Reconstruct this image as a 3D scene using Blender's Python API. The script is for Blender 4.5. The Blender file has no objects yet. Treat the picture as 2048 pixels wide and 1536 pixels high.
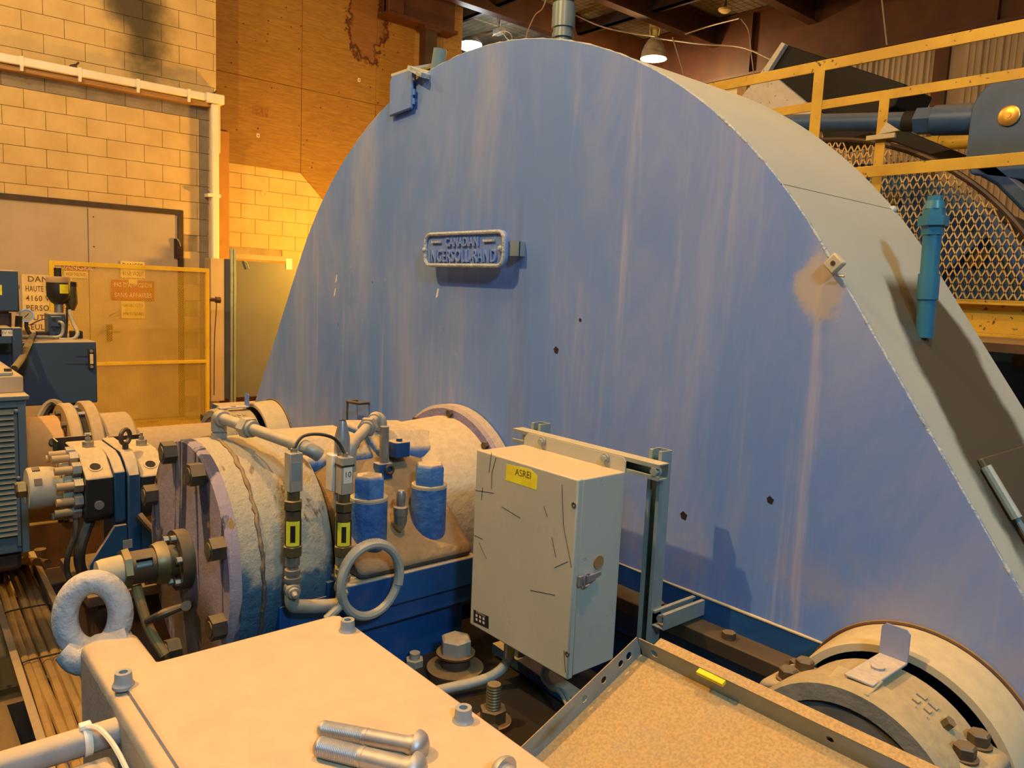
import bpy, bmesh, math, random
from mathutils import Vector, Matrix
random.seed(7)
PI = math.pi
H = 1.8                      # camera height above the hall floor; geometry below is written relative to eye level
# ---------------------------------------------------------------- camera
FPX, YAW, PITCH, ROLL = 1543.6, -0.859722, -0.121447, 0.044779
_f = Vector((math.sin(YAW)*math.cos(PITCH), math.cos(YAW)*math.cos(PITCH), math.sin(PITCH)))
_r = Vector((math.cos(YAW), -math.sin(YAW), 0)); _u = _r.cross(_f)
RT = _r*math.cos(ROLL)+_u*math.sin(ROLL); UP = -_r*math.sin(ROLL)+_u*math.cos(ROLL); FW = _f
sc = bpy.context.scene
cam = bpy.data.cameras.new('camera'); camo = bpy.data.objects.new('camera', cam); sc.collection.objects.link(camo)
cam.sensor_width = 36; cam.lens = FPX/2048*36; cam.clip_start = .02; cam.clip_end = 100
m = Matrix((RT, UP, -FW)).transposed().to_4x4(); m.translation = Vector((0, 0, H)); camo.matrix_world = m
sc.camera = camo
sc.view_settings.view_transform = 'Standard'; sc.view_settings.look = 'None'
sc.view_settings.gamma = 1; sc.view_settings.use_curve_mapping = False
sc.view_settings.exposure = 0.0
# ---------------------------------------------------------------- light
wd = bpy.data.worlds.new('hall_ambient'); sc.world = wd; wd.use_nodes = True
wd.node_tree.nodes['Background'].inputs[0].default_value = (.32, .70, 1, 1)
wd.node_tree.nodes['Background'].inputs[1].default_value = .095
def lamp_light(name, loc, col, watts, size=.2, kind='POINT', aim=None, spot=None):
    l = bpy.data.lights.new(name, kind); l.color = col; l.energy = watts
    if kind == 'SPOT':
        l.spot_size = spot; l.spot_blend = .6
    l.shadow_soft_size = size
    o = bpy.data.objects.new(name, l); sc.collection.objects.link(o); o.location = (loc[0], loc[1], loc[2]+H)
    if aim:
        o.rotation_euler = (Vector(aim)-Vector(loc)).to_track_quat('-Z', 'Y').to_euler()
    return o
SODIUM = (1, .60, .20)
lamp_light('assumed_lamp_left', (-3.2, -1.5, 4.2), (1, .59, .19), 960, .07)  # assumed warm lamp out of view above, set by the direction of shadows
lamp_light('assumed_lamp_over_motor', (-.2, .9, 4.3), (1, .56, .20), 430, .12)  # assumed overhead lamp, unseen, added for the motor lid and tray
lamp_light('assumed_cool_lamp_right', (3.0, -.6, 2.6), (.42, .77, 1), 520, .3)  # assumed cool source out of view at the right, filling the shadows
lamp_light('assumed_lamp_door', (-7.0, -.2, 4.1), (1, .70, .32), 280, .2)  # assumed lamp above the view, added to light the door wall
lamp_light('assumed_lamp_corner', (-8.7, 5.45, .35), (1, .47, .035), 440, .12)  # light of the assumed lamp behind the guard, for the corner's orange glow
# ---------------------------------------------------------------- helpers
def V(*a): return Vector(a)
def W(px, py, X=None, Y=None, Z=None):
    d = RT*((px-1024)/FPX)+UP*(-(py-768)/FPX)+FW
    if X is not None: return d*(X/d.x)
    if Y is not None: return d*(Y/d.y)
    return d*(Z/d.z)
def frame(ax):
    ax = Vector(ax).normalized(); a = V(0, 0, 1) if abs(ax.z) < .9 else V(1, 0, 0)
    u = a.cross(ax).normalized(); return u, ax.cross(u), ax
class MB:
    def __init__(s): s.v = []; s.f = []
    def add(s, vs, fs):
        o = len(s.v); s.v += [Vector(v) for v in vs]; s.f += [[i+o for i in f] for f in fs]; return s
    def box(s, x0, x1, y0, y1, z0, z1):
        return s.add([(x, y, z) for x in (x0, x1) for y in (y0, y1) for z in (z0, z1)],
                     [(0, 1, 3, 2), (4, 6, 7, 5), (0, 4, 5, 1), (2, 3, 7, 6), (0, 2, 6, 4), (1, 5, 7, 3)])
    def obox(s, c, a, b, d):       # centre and three half vectors
        c, a, b, d = map(Vector, (c, a, b, d))
        return s.add([c+a*i+b*j+d*k for i in (-1, 1) for j in (-1, 1) for k in (-1, 1)],
                     [(0, 1, 3, 2), (4, 6, 7, 5), (0, 4, 5, 1), (2, 3, 7, 6), (0, 2, 6, 4), (1, 5, 7, 3)])
    def bar(s, p0, p1, w, h, up=(0, 0, 1)):
        p0, p1 = Vector(p0), Vector(p1); d = p1-p0; a = d.normalized()
        b = Vector(up).cross(a)
        if b.length < 1e-4: b = V(1, 0, 0).cross(a)
        b.normalize(); c = a.cross(b)
        return s.obox((p0+p1)/2, d/2, b*w/2, c*h/2)
    def cyl(s, p0, p1, r0, r1=None, n=20, ph=0):
        p0, p1 = Vector(p0), Vector(p1); r1 = r0 if r1 is None else r1
        u, w, _ = frame(p1-p0); vs = []
        for p, r in ((p0, r0), (p1, r1)):
            vs += [p+(u*math.cos(ph+2*PI*i/n)+w*math.sin(ph+2*PI*i/n))*r for i in range(n)]
        fs = [(i, (i+1) % n, n+(i+1) % n, n+i) for i in range(n)]+[list(range(n-1, -1, -1)), list(range(n, 2*n))]
        return s.add(vs, fs)
    def hexn(s, p0, p1, r, ph=0): return s.cyl(p0, p1, r, r, 6, ph)
    def lathe(s, o, ax, prof, n=40, closed=False, a0=0, a1=2*PI):
        o = Vector(o); u, w, a = frame(ax); full = abs(a1-a0-2*PI) < 1e-6; m = n if full else n+1
        vs = []
        for t, r in prof:
            for i in range(m):
                g = a0+(a1-a0)*i/n; vs.append(o+a*t+(u*math.cos(g)+w*math.sin(g))*max(r, 1e-5))
        fs = []; k = len(prof)
        for j in range(k if closed else k-1):
            j2 = (j+1) % k
            for i in range(n):
                i2 = (i+1) % m; fs.append((j*m+i, j*m+i2, j2*m+i2, j2*m+i))
        return s.add(vs, fs)
    def ring(s, o, ax, ri, ro, t0, t1, n=48): return s.lathe(o, ax, [(t0, ri), (t0, ro), (t1, ro), (t1, ri)], n, True)
    def tube(s, pts, r, n=10, sub=0, closed=False):
        pts = [Vector(p) for p in pts]
        if sub and isinstance(r, (list, tuple)):
            r0 = list(r); r = [r0[i]+(r0[i+1]-r0[i])*j/sub for i in range(len(r0)-1) for j in range(sub)]+[r0[-1]]
        if sub:
            q = []; k = len(pts)
            rng = range(k if closed else k-1)
            for i in rng:
                a, b = pts[i], pts[(i+1) % k]
                p = pts[i-1] if (i or closed) else a*2-b
                e = pts[(i+2) % k] if (closed or i+2 < k) else b*2-a
                for j in range(sub):
                    t = j/sub
                    q.append(.5*((2*a)+(b-p)*t+(2*p-5*a+4*b-e)*t*t+(3*a-p-3*b+e)*t**3))
            if not closed: q.append(pts[-1])
            pts = q
        k = len(pts); vs = []; u = None
        for i, p in enumerate(pts):
            t = (pts[(i+1) % k]-pts[i-1]) if closed else (pts[min(i+1, k-1)]-pts[max(i-1, 0)])
            t.normalize()
            if u is None: u = frame(t)[0]
            u = (u-t*u.dot(t)).normalized(); w = t.cross(u)
            rr = r[i] if isinstance(r, (list, tuple)) else r
            vs += [p+(u*math.cos(2*PI*j/n)+w*math.sin(2*PI*j/n))*rr for j in range(n)]
        fs = []
        for i in range(k if closed else k-1):
            i2 = (i+1) % k
            for j in range(n): fs.append((i*n+j, i*n+(j+1) % n, i2*n+(j+1) % n, i2*n+j))
        if not closed: fs += [list(range(n-1, -1, -1)), list(range((k-1)*n, k*n))]
        return s.add(vs, fs)
    def prism(s, pts, vec):
        pts = [Vector(p) for p in pts]; vec = Vector(vec); n = len(pts)
        return s.add(pts+[p+vec for p in pts], [list(range(n-1, -1, -1)), list(range(n, 2*n))]+[(i, (i+1) % n, n+(i+1) % n, n+i) for i in range(n)])
    def torus(s, c, ax, R, r, n=28, m=12, sy=1, sz=1):
        c = Vector(c); u, w, a = frame(ax); vs = []; fs = []
        for i in range(n):
            g = 2*PI*i/n; d = u*math.cos(g)*sy+w*math.sin(g)*sz; dn = (u*math.cos(g)+w*math.sin(g))
            for j in range(m):
                h = 2*PI*j/m; vs.append(c+d*R+dn*r*math.cos(h)+a*r*math.sin(h))
        for i in range(n):
            for j in range(m): fs.append((i*m+j, ((i+1) % n)*m+j, ((i+1) % n)*m+(j+1) % m, i*m+(j+1) % m))
        return s.add(vs, fs)
    def ball(s, c, r, n=16, sz=1, ax=(0, 0, 1)):
        return s.lathe(c, ax, [(-r*sz*math.cos(PI*i/8), r*math.sin(PI*i/8)) for i in range(9)], n)
    def holed(s, o, eu, ev, n, L, h, holes, t):
        """flat strip L x h with octagonal holes (pos along L, radius), thickness t"""
        o, eu, ev, n = map(Vector, (o, eu, ev, n)); cuts = [0]
        hs = sorted(holes)
        for i in range(len(hs)-1): cuts.append((hs[i][0]+hs[i+1][0])/2)
        cuts.append(L)
        def P(a, b, d): return o+eu*a+ev*b+n*d
        for (x, r), a, b in zip(hs, cuts, cuts[1:]):
            c = h/2; outer = [(b, c), (b, h), (x, h), (a, h), (a, c), (a, 0), (x, 0), (b, 0)]
            inner = [(x+r*math.cos(PI/4*k), c+r*math.sin(PI/4*k)) for k in range(8)]
            vs = [P(*q, d) for d in (0, t) for q in outer+inner]; fs = []
            for k in range(8):
                k2 = (k+1) % 8
                fs += [(k, k2, 8+k2, 8+k), (16+k, 24+k, 24+k2, 16+k2), (8+k, 8+k2, 24+k2, 24+k), (k, 16+k, 16+k2, k2)]
            s.add(vs, fs)
        return s
    def build(s, name, mat, parent=None, bevel=0, ang=35, flat=False, seg=2):
        base = V(0, 0, 0)
        if parent is not None: base = Vector(parent['_b'])
        elif s.v:
            xs, ys, zs = [v.x for v in s.v], [v.y for v in s.v], [v.z for v in s.v]
            base = V((min(xs)+max(xs))/2, (min(ys)+max(ys))/2, min(zs))
        me = bpy.data.meshes.new(name); me.from_pydata([tuple(v-base) for v in s.v], [], s.f)
        bm = bmesh.new(); bm.from_mesh(me); bmesh.ops.remove_doubles(bm, verts=bm.verts, dist=1e-5)
        bmesh.ops.dissolve_degenerate(bm, edges=bm.edges, dist=1e-6)
        bmesh.ops.recalc_face_normals(bm, faces=bm.faces); bm.to_mesh(me); bm.free()
        if not flat:
            for p in me.polygons: p.use_smooth = True
            me.set_sharp_from_angle(angle=math.radians(ang))
        me.materials.append(mat)
        o = bpy.data.objects.new(name, me); sc.collection.objects.link(o)
        o['_b'] = tuple(base)
        if parent is None: o.location = (base.x, base.y, base.z+H)
        else: o.parent = parent
        if bevel:
            b = o.modifiers.new('bevel', 'BEVEL'); b.width = bevel; b.segments = seg; b.limit_method = 'ANGLE'; b.angle_limit = math.radians(40)
        return o
def tag(o, label, cat, group=None):
    o['label'] = label; o['category'] = cat
    if group: o['group'] = group
    return o
def struct(o): o['kind'] = 'structure'; return o
def thing(name, label, cat, base, group=None):
    o = bpy.data.objects.new(name, None); sc.collection.objects.link(o); o.empty_display_size = .1
    base = Vector(base); o.location = (base.x, base.y, base.z+H); o['_b'] = tuple(base)
    return tag(o, label, cat, group)
def share(src, parent, off):      # a further alike piece: same mesh, moved by off
    o = src.copy(); sc.collection.objects.link(o); o.parent = parent; o.location = Vector(src.location)+Vector(off); return o
def text_mb(txt, size, o, eu, ev, depth=0., align='CENTER', bold=0., spacing=1.):
    cu = bpy.data.curves.new('t', 'FONT'); cu.body = txt; cu.size = size; cu.align_x = align; cu.align_y = 'CENTER'
    cu.extrude = depth; cu.offset = bold; cu.space_character = spacing; cu.resolution_u = 3
    ob = bpy.data.objects.new('t', cu); sc.collection.objects.link(ob)
    dg = bpy.context.evaluated_depsgraph_get(); me = bpy.data.meshes.new_from_object(ob.evaluated_get(dg))
    o, eu, ev = Vector(o), Vector(eu), Vector(ev); n = eu.cross(ev); mb = MB()
    mb.add([o+eu*v.co.x+ev*v.co.y+n*v.co.z for v in me.vertices], [list(p.vertices) for p in me.polygons])
    bpy.data.objects.remove(ob); bpy.data.curves.remove(cu); bpy.data.meshes.remove(me)
    return mb
# ---------------------------------------------------------------- materials
DUST = (.63, .47, .27)
def rgba(c): return (c[0], c[1], c[2], 1)
class NT:
    def __init__(s, name):
        s.m = bpy.data.materials.new(name); s.m.use_nodes = True; s.t = s.m.node_tree; s.n = s.t.nodes; s.b = s.n['Principled BSDF']
        s.geo = s.n.new('ShaderNodeNewGeometry')
    def link(s, a, b): s.t.links.new(a, b)
    def val(s, node, i, v):
        if hasattr(v, 'links'): s.link(v, node.inputs[i])
        else: node.inputs[i].default_value = v
    def math(s, op, a, b=0., c=0., clamp=False):
        n = s.n.new('ShaderNodeMath'); n.operation = op; n.use_clamp = clamp
        s.val(n, 0, a); s.val(n, 1, b)
        if op in ('MULTIPLY_ADD',): s.val(n, 2, c)
        return n.outputs[0]
    def vec(s, scale=(1, 1, 1), loc=(0, 0, 0)):
        n = s.n.new('ShaderNodeMapping'); s.link(s.geo.outputs['Position'], n.inputs[0]); n.inputs['Scale'].default_value = scale; n.inputs['Location'].default_value = loc
        return n.outputs[0]
    def noise(s, scale, detail=4, sv=(1, 1, 1), rough=.55, dist=0., loc=(0, 0, 0)):
        n = s.n.new('ShaderNodeTexNoise'); n.inputs['Scale'].default_value = scale; n.inputs['Detail'].default_value = detail
        n.inputs['Roughness'].default_value = rough; n.inputs['Distortion'].default_value = dist
        s.link(s.vec(sv, loc), n.inputs['Vector']); return n.outputs[0]
    def voro(s, scale, sv=(1, 1, 1), feature='F1'):
        n = s.n.new('ShaderNodeTexVoronoi'); n.feature = feature; n.inputs['Scale'].default_value = scale
        s.link(s.vec(sv), n.inputs['Vector']); return n.outputs[0]
    def ramp(s, f, lo, hi, a=0., b=1.):
        n = s.n.new('ShaderNodeMapRange'); n.interpolation_type = 'SMOOTHSTEP'; n.inputs[1].default_value = lo; n.inputs[2].default_value = hi
        n.inputs[3].default_value = a; n.inputs[4].default_value = b; s.link(f, n.inputs[0]); return n.outputs[0]
    def mix(s, f, a, b):
        n = s.n.new('ShaderNodeMix'); n.data_type = 'RGBA'; s.val(n, 0, f)
        for i, c in ((6, a), (7, b)):
            if hasattr(c, 'links'): s.link(c, n.inputs[i])
            else: n.inputs[i].default_value = rgba(c)
        return n.outputs[2]
    def xyz(s):
        n = s.n.new('ShaderNodeSeparateXYZ'); s.link(s.geo.outputs['Position'], n.inputs[0]); return n.outputs
    def nz(s):
        n = s.n.new('ShaderNodeSeparateXYZ'); s.link(s.geo.outputs['Normal'], n.inputs[0]); return n.outputs[2]
    def bump(s, f, strength, dist=.01):
        n = s.n.new('ShaderNodeBump'); n.inputs['Strength'].default_value = strength; n.inputs['Distance'].default_value = dist
        s.link(f, n.inputs['Height']); s.link(n.outputs[0], s.b.inputs['Normal'])
    def out(s, col, rough=.6, metal=0.):
        if hasattr(col, 'links'): s.link(col, s.b.inputs['Base Color'])
        else: s.b.inputs['Base Color'].default_value = rgba(col)
        s.val(s.b, 'Roughness', rough); s.val(s.b, 'Metallic', metal); return s.m
def paint(name, c1, c2=None, ns=7., rough=.55, metal=0., dust=0., dcol=DUST, bump=0., bscale=60., chip=None, chipamt=.62, chipscale=22., sv=(1, 1, 1), d0=.25, d1=.8, dvar=(.86, 40)):
    t = NT(name); c2 = c2 or tuple(x*.75 for x in c1)
    col = t.mix(t.ramp(t.noise(ns, 5, sv), .35, .68), c1, c2)
    if chip:
        col = t.mix(t.ramp(t.noise(chipscale, 4, sv, .6), chipamt, chipamt+.05), col, chip)
    r, mt = rough, metal
    if dust > 0:
        d = t.math('MULTIPLY', t.ramp(t.nz(), d0, d1), t.ramp(t.noise(9, 4), .2, .55, .80*dust, dust), clamp=True)
        col = t.mix(d, col, t.mix(t.ramp(t.noise(dvar[1], 3), .35, .68), dcol, tuple(x*dvar[0] for x in dcol)))
        r = t.math('MULTIPLY_ADD', d, .9-rough, rough)
        if metal: mt = t.math('MULTIPLY', t.math('SUBTRACT', 1., d), metal)
    if bump: t.bump(t.noise(bscale, 4), bump)
    return t.out(col, r, mt)
def emit(name, col, strength):
    t = NT(name); t.out(col, .5); t.b.inputs['Emission Color'].default_value = rgba(col); t.b.inputs['Emission Strength'].default_value = strength; return t.m
def block_mat(name, c1, c2, soot=False):
    t = NT(name); col = t.mix(t.ramp(t.noise(3.5, 5), .3, .7), c1, c2)
    col = t.mix(t.ramp(t.noise(60, 3), .62, .75, 0, .25), col, (.35, .25, .12))
    col = t.mix(t.ramp(t.noise(7, 6, (1, 2.6, .5), .7, 1.5), .68, .74, 0, .7), col, (.30, .19, .08))
    if soot:
        x = t.xyz(); z = t.math('SUBTRACT', x[2], H); n = t.noise(2.6, 5, loc=(3, 1, 0))
        cz = t.math('MULTIPLY_ADD', t.math('SUBTRACT', z, 3.0), .42, 0); cy = t.math('SUBTRACT', x[1], t.math('MULTIPLY_ADD', z, -.22, 3.35))
        d = t.math('SQRT', t.math('ADD', t.math('MULTIPLY', cy, t.math('MULTIPLY', cy, 1.1)), t.math('MULTIPLY', cz, cz)))
        d = t.math('ADD', d, t.math('MULTIPLY_ADD', n, .55, -.27))
        s1 = t.ramp(d, .12, .52, .92, 0)
        col = t.mix(s1, col, (.03, .026, .02))
    t.bump(t.noise(90, 4), .35, .004)
    return t.out(col, .8)
M = {}
M['block'] = block_mat('painted_block', (.62, .45, .21), (.53, .37, .16), True)
M['block_b'] = block_mat('painted_block_far', (.62, .45, .20), (.54, .38, .16))
M['mortar'] = paint('painted_mortar', (.42, .31, .16), rough=.85)
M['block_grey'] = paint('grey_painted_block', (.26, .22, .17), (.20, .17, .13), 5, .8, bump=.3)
def ply():
    t = NT('plywood'); g = t.noise(3.0, 6, (1, 1.2, 14), .6, 1.2)
    col = t.mix(t.ramp(g, .3, .7), (.34, .19, .035), (.24, .12, .02))
    col = t.mix(t.ramp(t.voro(6.), .085, .06), col, (.05, .015, .003))
    x = t.xyz(); z = t.math('SUBTRACT', x[2], H)
    dy = t.math('SUBTRACT', x[1], 6.15); dz = t.math('MULTIPLY', t.math('SUBTRACT', z, 3.95), .55)
    d = t.math('SQRT', t.math('ADD', t.math('MULTIPLY', dy, dy), t.math('MULTIPLY', dz, dz)))
    d = t.math('ADD', d, t.math('MULTIPLY_ADD', t.noise(4.5, 7, rough=.7), .6, -.3))
    col = t.mix(t.ramp(d, .30, .34, .55, 0), col, (.17, .055, .02))
    col = t.mix(t.math('MULTIPLY', t.ramp(d, .27, .32), t.ramp(d, .37, .33)), col, (.07, .012, .006))
    t.bump(t.noise(20, 4, (1, 1, 8)), .15, .004); return t.out(col, .65)
M['ply'] = ply()
M['trim'] = paint('orange_board', (.50, .24, .05), (.44, .20, .04), 4, .6)
M['door'] = paint('tan_door_paint', (.46, .37, .27), (.42, .33, .24), 3, .6)
M['frame'] = paint('dark_frame', (.035, .022, .015), (.06, .035, .02), 9, .6)
M['gutter'] = paint('white_plastic', (.80, .75, .66), (.74, .68, .58), 4, .4)
M['wood'] = paint('ledger_wood', (.36, .20, .08), (.26, .14, .05), 8, .7, sv=(1, .3, 4))
M['yellow'] = paint('yellow_paint', (.54, .33, .03), (.42, .24, .02), 5, .5, chip=(.07, .04, .015), chipamt=.63, chipscale=30, dust=.3, dcol=(.65, .48, .2))
M['gate'] = paint('yellow_gate_paint', (.86, .56, .03), (.78, .48, .02), 5, .45)
M['floor'] = paint('yellow_dusty_floor', (.45, .30, .10), (.32, .19, .06), 2.2, .85, bump=.4, bscale=25, chip=(.14, .08, .03), chipamt=.60, chipscale=6)
M['pit'] = paint('oily_pit', (.032, .023, .014), (.018, .014, .010), 3, .5)
M['rust'] = paint('rust_brown_steel', (.10, .045, .02), (.06, .03, .015), 6, .7, dust=.5, dcol=(.45, .30, .12))
M['ledge'] = paint('oily_ledge', (.05, .033, .018), (.035, .024, .014), 6, .6, dust=.22, dcol=(.30, .20, .10))
M['brown'] = paint('brown_beam_paint', (.085, .026, .007), (.06, .018, .005), 3, .55)
M['darkbrown'] = paint('dark_steel_post', (.055, .03, .02), (.04, .02, .012), 5, .5)
def insul():
    t = NT('foil_insulation'); a = t.ramp(t.noise(2.2, 5), .3, .75)
    col = t.mix(a, (.40, .36, .27), (.26, .22, .15)); t.bump(t.noise(9, 4), .5, .05); return t.out(col, .45, .25)
M['insul'] = insul()
M['siding'] = paint('tan_siding', (.44, .33, .21), (.38, .28, .17), 2, .6)
M['black'] = paint('black_rubber', (.004, .0035, .003), (.008, .006, .005), 12, .75)
M['speck'] = paint('speckled_white_paint', (.55, .52, .48), (.48, .45, .41), 8, .7, chip=(.05, .03, .02), chipamt=.64, chipscale=40)
def face():
    t = NT('chalky_blue_paint')
    col = t.mix(t.ramp(t.noise(1.3, 5), .3, .7), (.075, .205, .62), (.11, .235, .60))
    film = t.ramp(t.noise(1.7, 8, (1.3, 1, .36), .68, .6, (2, 0, 5)), .38, .72, .14, .74)
    col = t.mix(film, col, (.31, .35, .55))
    st = t.ramp(t.noise(3.0, 7, (3.2, 1, .16), .65, .3), .56, .74, 0, .62)
    col = t.mix(st, col, (.44, .42, .50))
    col = t.mix(t.ramp(t.noise(5, 8, (1, 1, .7), .72, 2.2, (9, 2, 1)), .66, .76, 0, .55), col, (.60, .54, .52))
    col = t.mix(t.ramp(t.noise(2.4, 7, (2.6, 1, .22), .6, .3, (7, 7, 2)), .60, .72, 0, .5), col, (.10, .17, .42))
    x = t.xyz(); z = t.math('SUBTRACT', x[2], H)
    low = t.math('MULTIPLY', t.ramp(z, -.45, -.85), t.ramp(t.noise(4, 6, rough=.7), .46, .64, 0, .5))
    col = t.mix(low, col, (.42, .33, .26))
    col = t.mix(t.ramp(t.voro(7, (1, .1, .6)), .035, .02, 0, .8), col, (.03, .05, .12))
    dx = t.math('SUBTRACT', x[0], -.915); dz = t.math('MULTIPLY', t.math('SUBTRACT', z, .045), .8)
    ds = t.math('SQRT', t.math('ADD', t.math('MULTIPLY', dx, dx), t.math('MULTIPLY', dz, dz)))
    ds = t.math('ADD', ds, t.math('MULTIPLY_ADD', t.noise(16, 6, rough=.7), .09, -.045))
    col = t.mix(t.ramp(ds, .075, .045, 0, .75), col, (.50, .40, .28))
    r = t.ramp(t.noise(3, 4), .3, .7, .45, .65)
    return t.out(col, r)
M['face'] = face()
def rimm():
    t = NT('dust_grey_rim'); col = t.mix(t.ramp(t.noise(2.5, 6), .3, .7), (.46, .46, .39), (.41, .42, .365))
    col = t.mix(t.ramp(t.noise(6, 7, rough=.7, dist=1.), .60, .72, 0, .5), col, (.24, .35, .36))
    x = t.xyz(); z = t.math('SUBTRACT', x[2], H)
    # oil stain running down from the vent pipe foot
    yc = t.math('SUBTRACT', x[1], t.math('MULTIPLY_ADD', z, .15, 2.07))
    half = t.ramp(z, .08, -.10, .14, .215)
    e = t.math('DIVIDE', t.math('ABSOLUTE', yc), half)
    e = t.math('ADD', e, t.math('MULTIPLY_ADD', t.noise(7, 4), .4, -.2))
    s = t.math('MULTIPLY', t.ramp(e, 1.0, .80), t.math('MULTIPLY', t.ramp(z, .09, .04), t.ramp(z, -.60, -.45)))
    s = t.math('MULTIPLY', s, t.ramp(x[0], -2., -1.8))
    col = t.mix(t.math('MULTIPLY', s, .93), col, (.055, .047, .032))
    return t.out(col, t.math('MULTIPLY_ADD', s, -.4, .7))
M['rim'] = rimm()
M['weld'] = paint('weld_bead', (.42, .46, .48), (.30, .36, .42), 30, .6, bump=.8, bscale=70)
M['blue'] = paint('dark_blue_enamel', (.010, .075, .25), (.007, .05, .17), 4, .35, dust=.92, bump=.1, chip=(.03, .025, .02), chipamt=.72)
M['bluemid'] = paint('mid_blue_enamel', (.025, .11, .36), (.06, .17, .42), 22, .4, dust=.98, bump=.6, bscale=45)
M['navy'] = paint('navy_enamel', (.035, .07, .14), (.03, .06, .12), 3, .4, dust=.75)
M['steelblue'] = paint('steel_blue_paint', (.03, .15, .26), (.04, .18, .28), 8, .35, chip=(.22, .09, .03), chipamt=.75)
M['slate'] = paint('slate_grey_paint', (.10, .15, .17), (.09, .13, .15), 4, .5, dust=.8)
M['slat'] = paint('green_grey_slat', (.13, .165, .15), (.11, .14, .13), 4, .5)
M['shadedblue'] = paint('shaded_blue_stand', (.012, .05, .115), (.02, .06, .13), 5, .4, dust=.95, dcol=(.62, .48, .30), d0=.2, d1=.6)  # blue paint darkened, with the shade around the brake stand put into the colour
M['nutrust'] = paint('oily_brown_nut', (.045, .035, .022), (.09, .055, .025), 14, .45, dust=.22)
def drum():
    t = NT('dusty_cast_drum')
    base = t.mix(t.ramp(t.noise(6, 6, rough=.65), .45, .6), (.03, .10, .19), (.05, .14, .22))
    n = t.noise(3.2, 7, rough=.62, dist=.6)
    x = t.xyz(); z = t.math('SUBTRACT', x[2], H)
    f = t.math('ADD', t.ramp(z, -1.04, -.64), t.math('MULTIPLY_ADD', n, 1.6, -.95), clamp=True)
    f = t.ramp(f, .35, .60)
    grey = t.mix(t.ramp(t.noise(7, 5), .3, .7), (.46, .42, .32), (.40, .39, .33))
    col = t.mix(f, base, grey)
    col = t.mix(t.ramp(t.noise(8, 6, rough=.7, dist=1, loc=(4, 4, 4)), .66, .70, 0, .8), col, (.30, .17, .06))
    d = t.math('MULTIPLY', t.ramp(t.nz(), .35, .9), .8)
    col = t.mix(d, col, (.58, .46, .29))
    col = t.mix(t.ramp(t.noise(5, 6, (1, 2.2, .6), .65, 1., (6, 1, 3)), .60, .66, 0, .85), col, (.13, .075, .03))
    t.bump(t.noise(40, 6, rough=.7), .9, .012)
    return t.out(col, .75)
M['drum'] = drum()
def cover():
    t = NT('mauve_scraped_plate'); a = t.noise(4.2, 6, (1.7, 1, .20), .55, .8)
    col = t.mix(t.ramp(a, .47, .50), (.05, .055, .11), (.33, .27, .33))
    col = t.mix(t.ramp(t.noise(7, 6, (1, 1, .5), rough=.7, dist=1.2, loc=(1, 5, 2)), .60, .63), col, (.32, .19, .05))
    x = t.xyz(); z = t.math('SUBTRACT', x[2], H)
    f = t.math('MULTIPLY', t.ramp(z, -.82, -.98), t.ramp(t.noise(5, 4), .3, .6))
    col = t.mix(f, col, (.12, .075, .035))
    t.bump(t.noise(30, 6, rough=.7), .6, .008); return t.out(col, .6)
M['cover'] = cover()
M['cast'] = paint('dusty_cast_cap', (.10, .07, .04), (.06, .075, .10), 5, .7, dust=.9, dcol=(.36, .235, .11), bump=.7, bscale=35, d0=.0, d1=.55)
M['neck'] = paint('dusty_neck', (.40, .37, .31), (.34, .33, .30), 5, .75, dust=.9, bump=.5, bscale=40)
M['purpleblue'] = paint('violet_blue_flange', (.17, .17, .34), (.24, .20, .34), 12, .6, dust=.8, bump=.6)
M['tan'] = paint('tan_coupling_paint', (.42, .29, .15), (.35, .23, .11), 3, .65, dust=.6, dcol=(.54, .39, .22))
M['orange'] = paint('orange_ochre_paint', (.46, .21, .03), (.36, .15, .02), 3, .6, dust=.4)
M['pipe'] = paint('galvanised_pipe', (.40, .40, .35), (.30, .31, .28), 12, .5, .35, dust=.7)
M['galv'] = paint('galvanised_strut', (.34, .42, .42), (.28, .36, .37), 14, .42, .55, dust=.8, dcol=(.62, .49, .30))
M['galvsheet'] = paint('galvanised_sheet', (.30, .36, .37), (.24, .30, .32), 10, .45, .5, dust=.97, dcol=(.52, .33, .13), d0=.5, d1=.85, dvar=(.74, 210))
def greybox():
    t = NT('scratched_grey_enamel'); col = t.mix(t.ramp(t.noise(4, 4), .3, .7), (.44, .43, .375), (.40, .40, .35))
    s = t.ramp(t.noise(13, 5, (2.2, 1, .8), .5, 3.5), .505, .50); s2 = t.ramp(t.noise(13, 5, (2.2, 1, .8), .5, 3.5), .497, .501)
    s = t.math('MULTIPLY', t.math('MULTIPLY', s, s2), t.ramp(t.noise(9, 3, loc=(2, 2, 2)), .54, .60))
    col = t.mix(s, col, (.09, .06, .03))
    col = t.mix(t.ramp(t.voro(26, (1, 1, .6)), .10, .07, 0, .0), col, (.08, .05, .03))
    d = t.ramp(t.nz(), .4, .8, 0, .95); col = t.mix(d, col, (.66, .50, .29))
    return t.out(col, .5)
M['greybox'] = greybox()
M['steel'] = paint('bare_steel', (.42, .41, .38), (.33, .32, .29), 20, .38, .8, dust=.45)
M['brass'] = paint('brass_fitting', (.20, .16, .07), (.14, .12, .06), 18, .4, .7, dust=.35)
M['brassbright'] = paint('bright_brass', (.65, .40, .10), (.5, .28, .07), 18, .35, .8)
M['silver'] = paint('silver_die_cast', (.48, .46, .40), (.40, .38, .33), 18, .4, .5, dust=.35)
M['label'] = paint('yellow_label', (.85, .75, .03), (.75, .62, .02), 20, .5)
M['glass'] = paint('dark_sight_glass', (.03, .025, .02), rough=.1)
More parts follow.
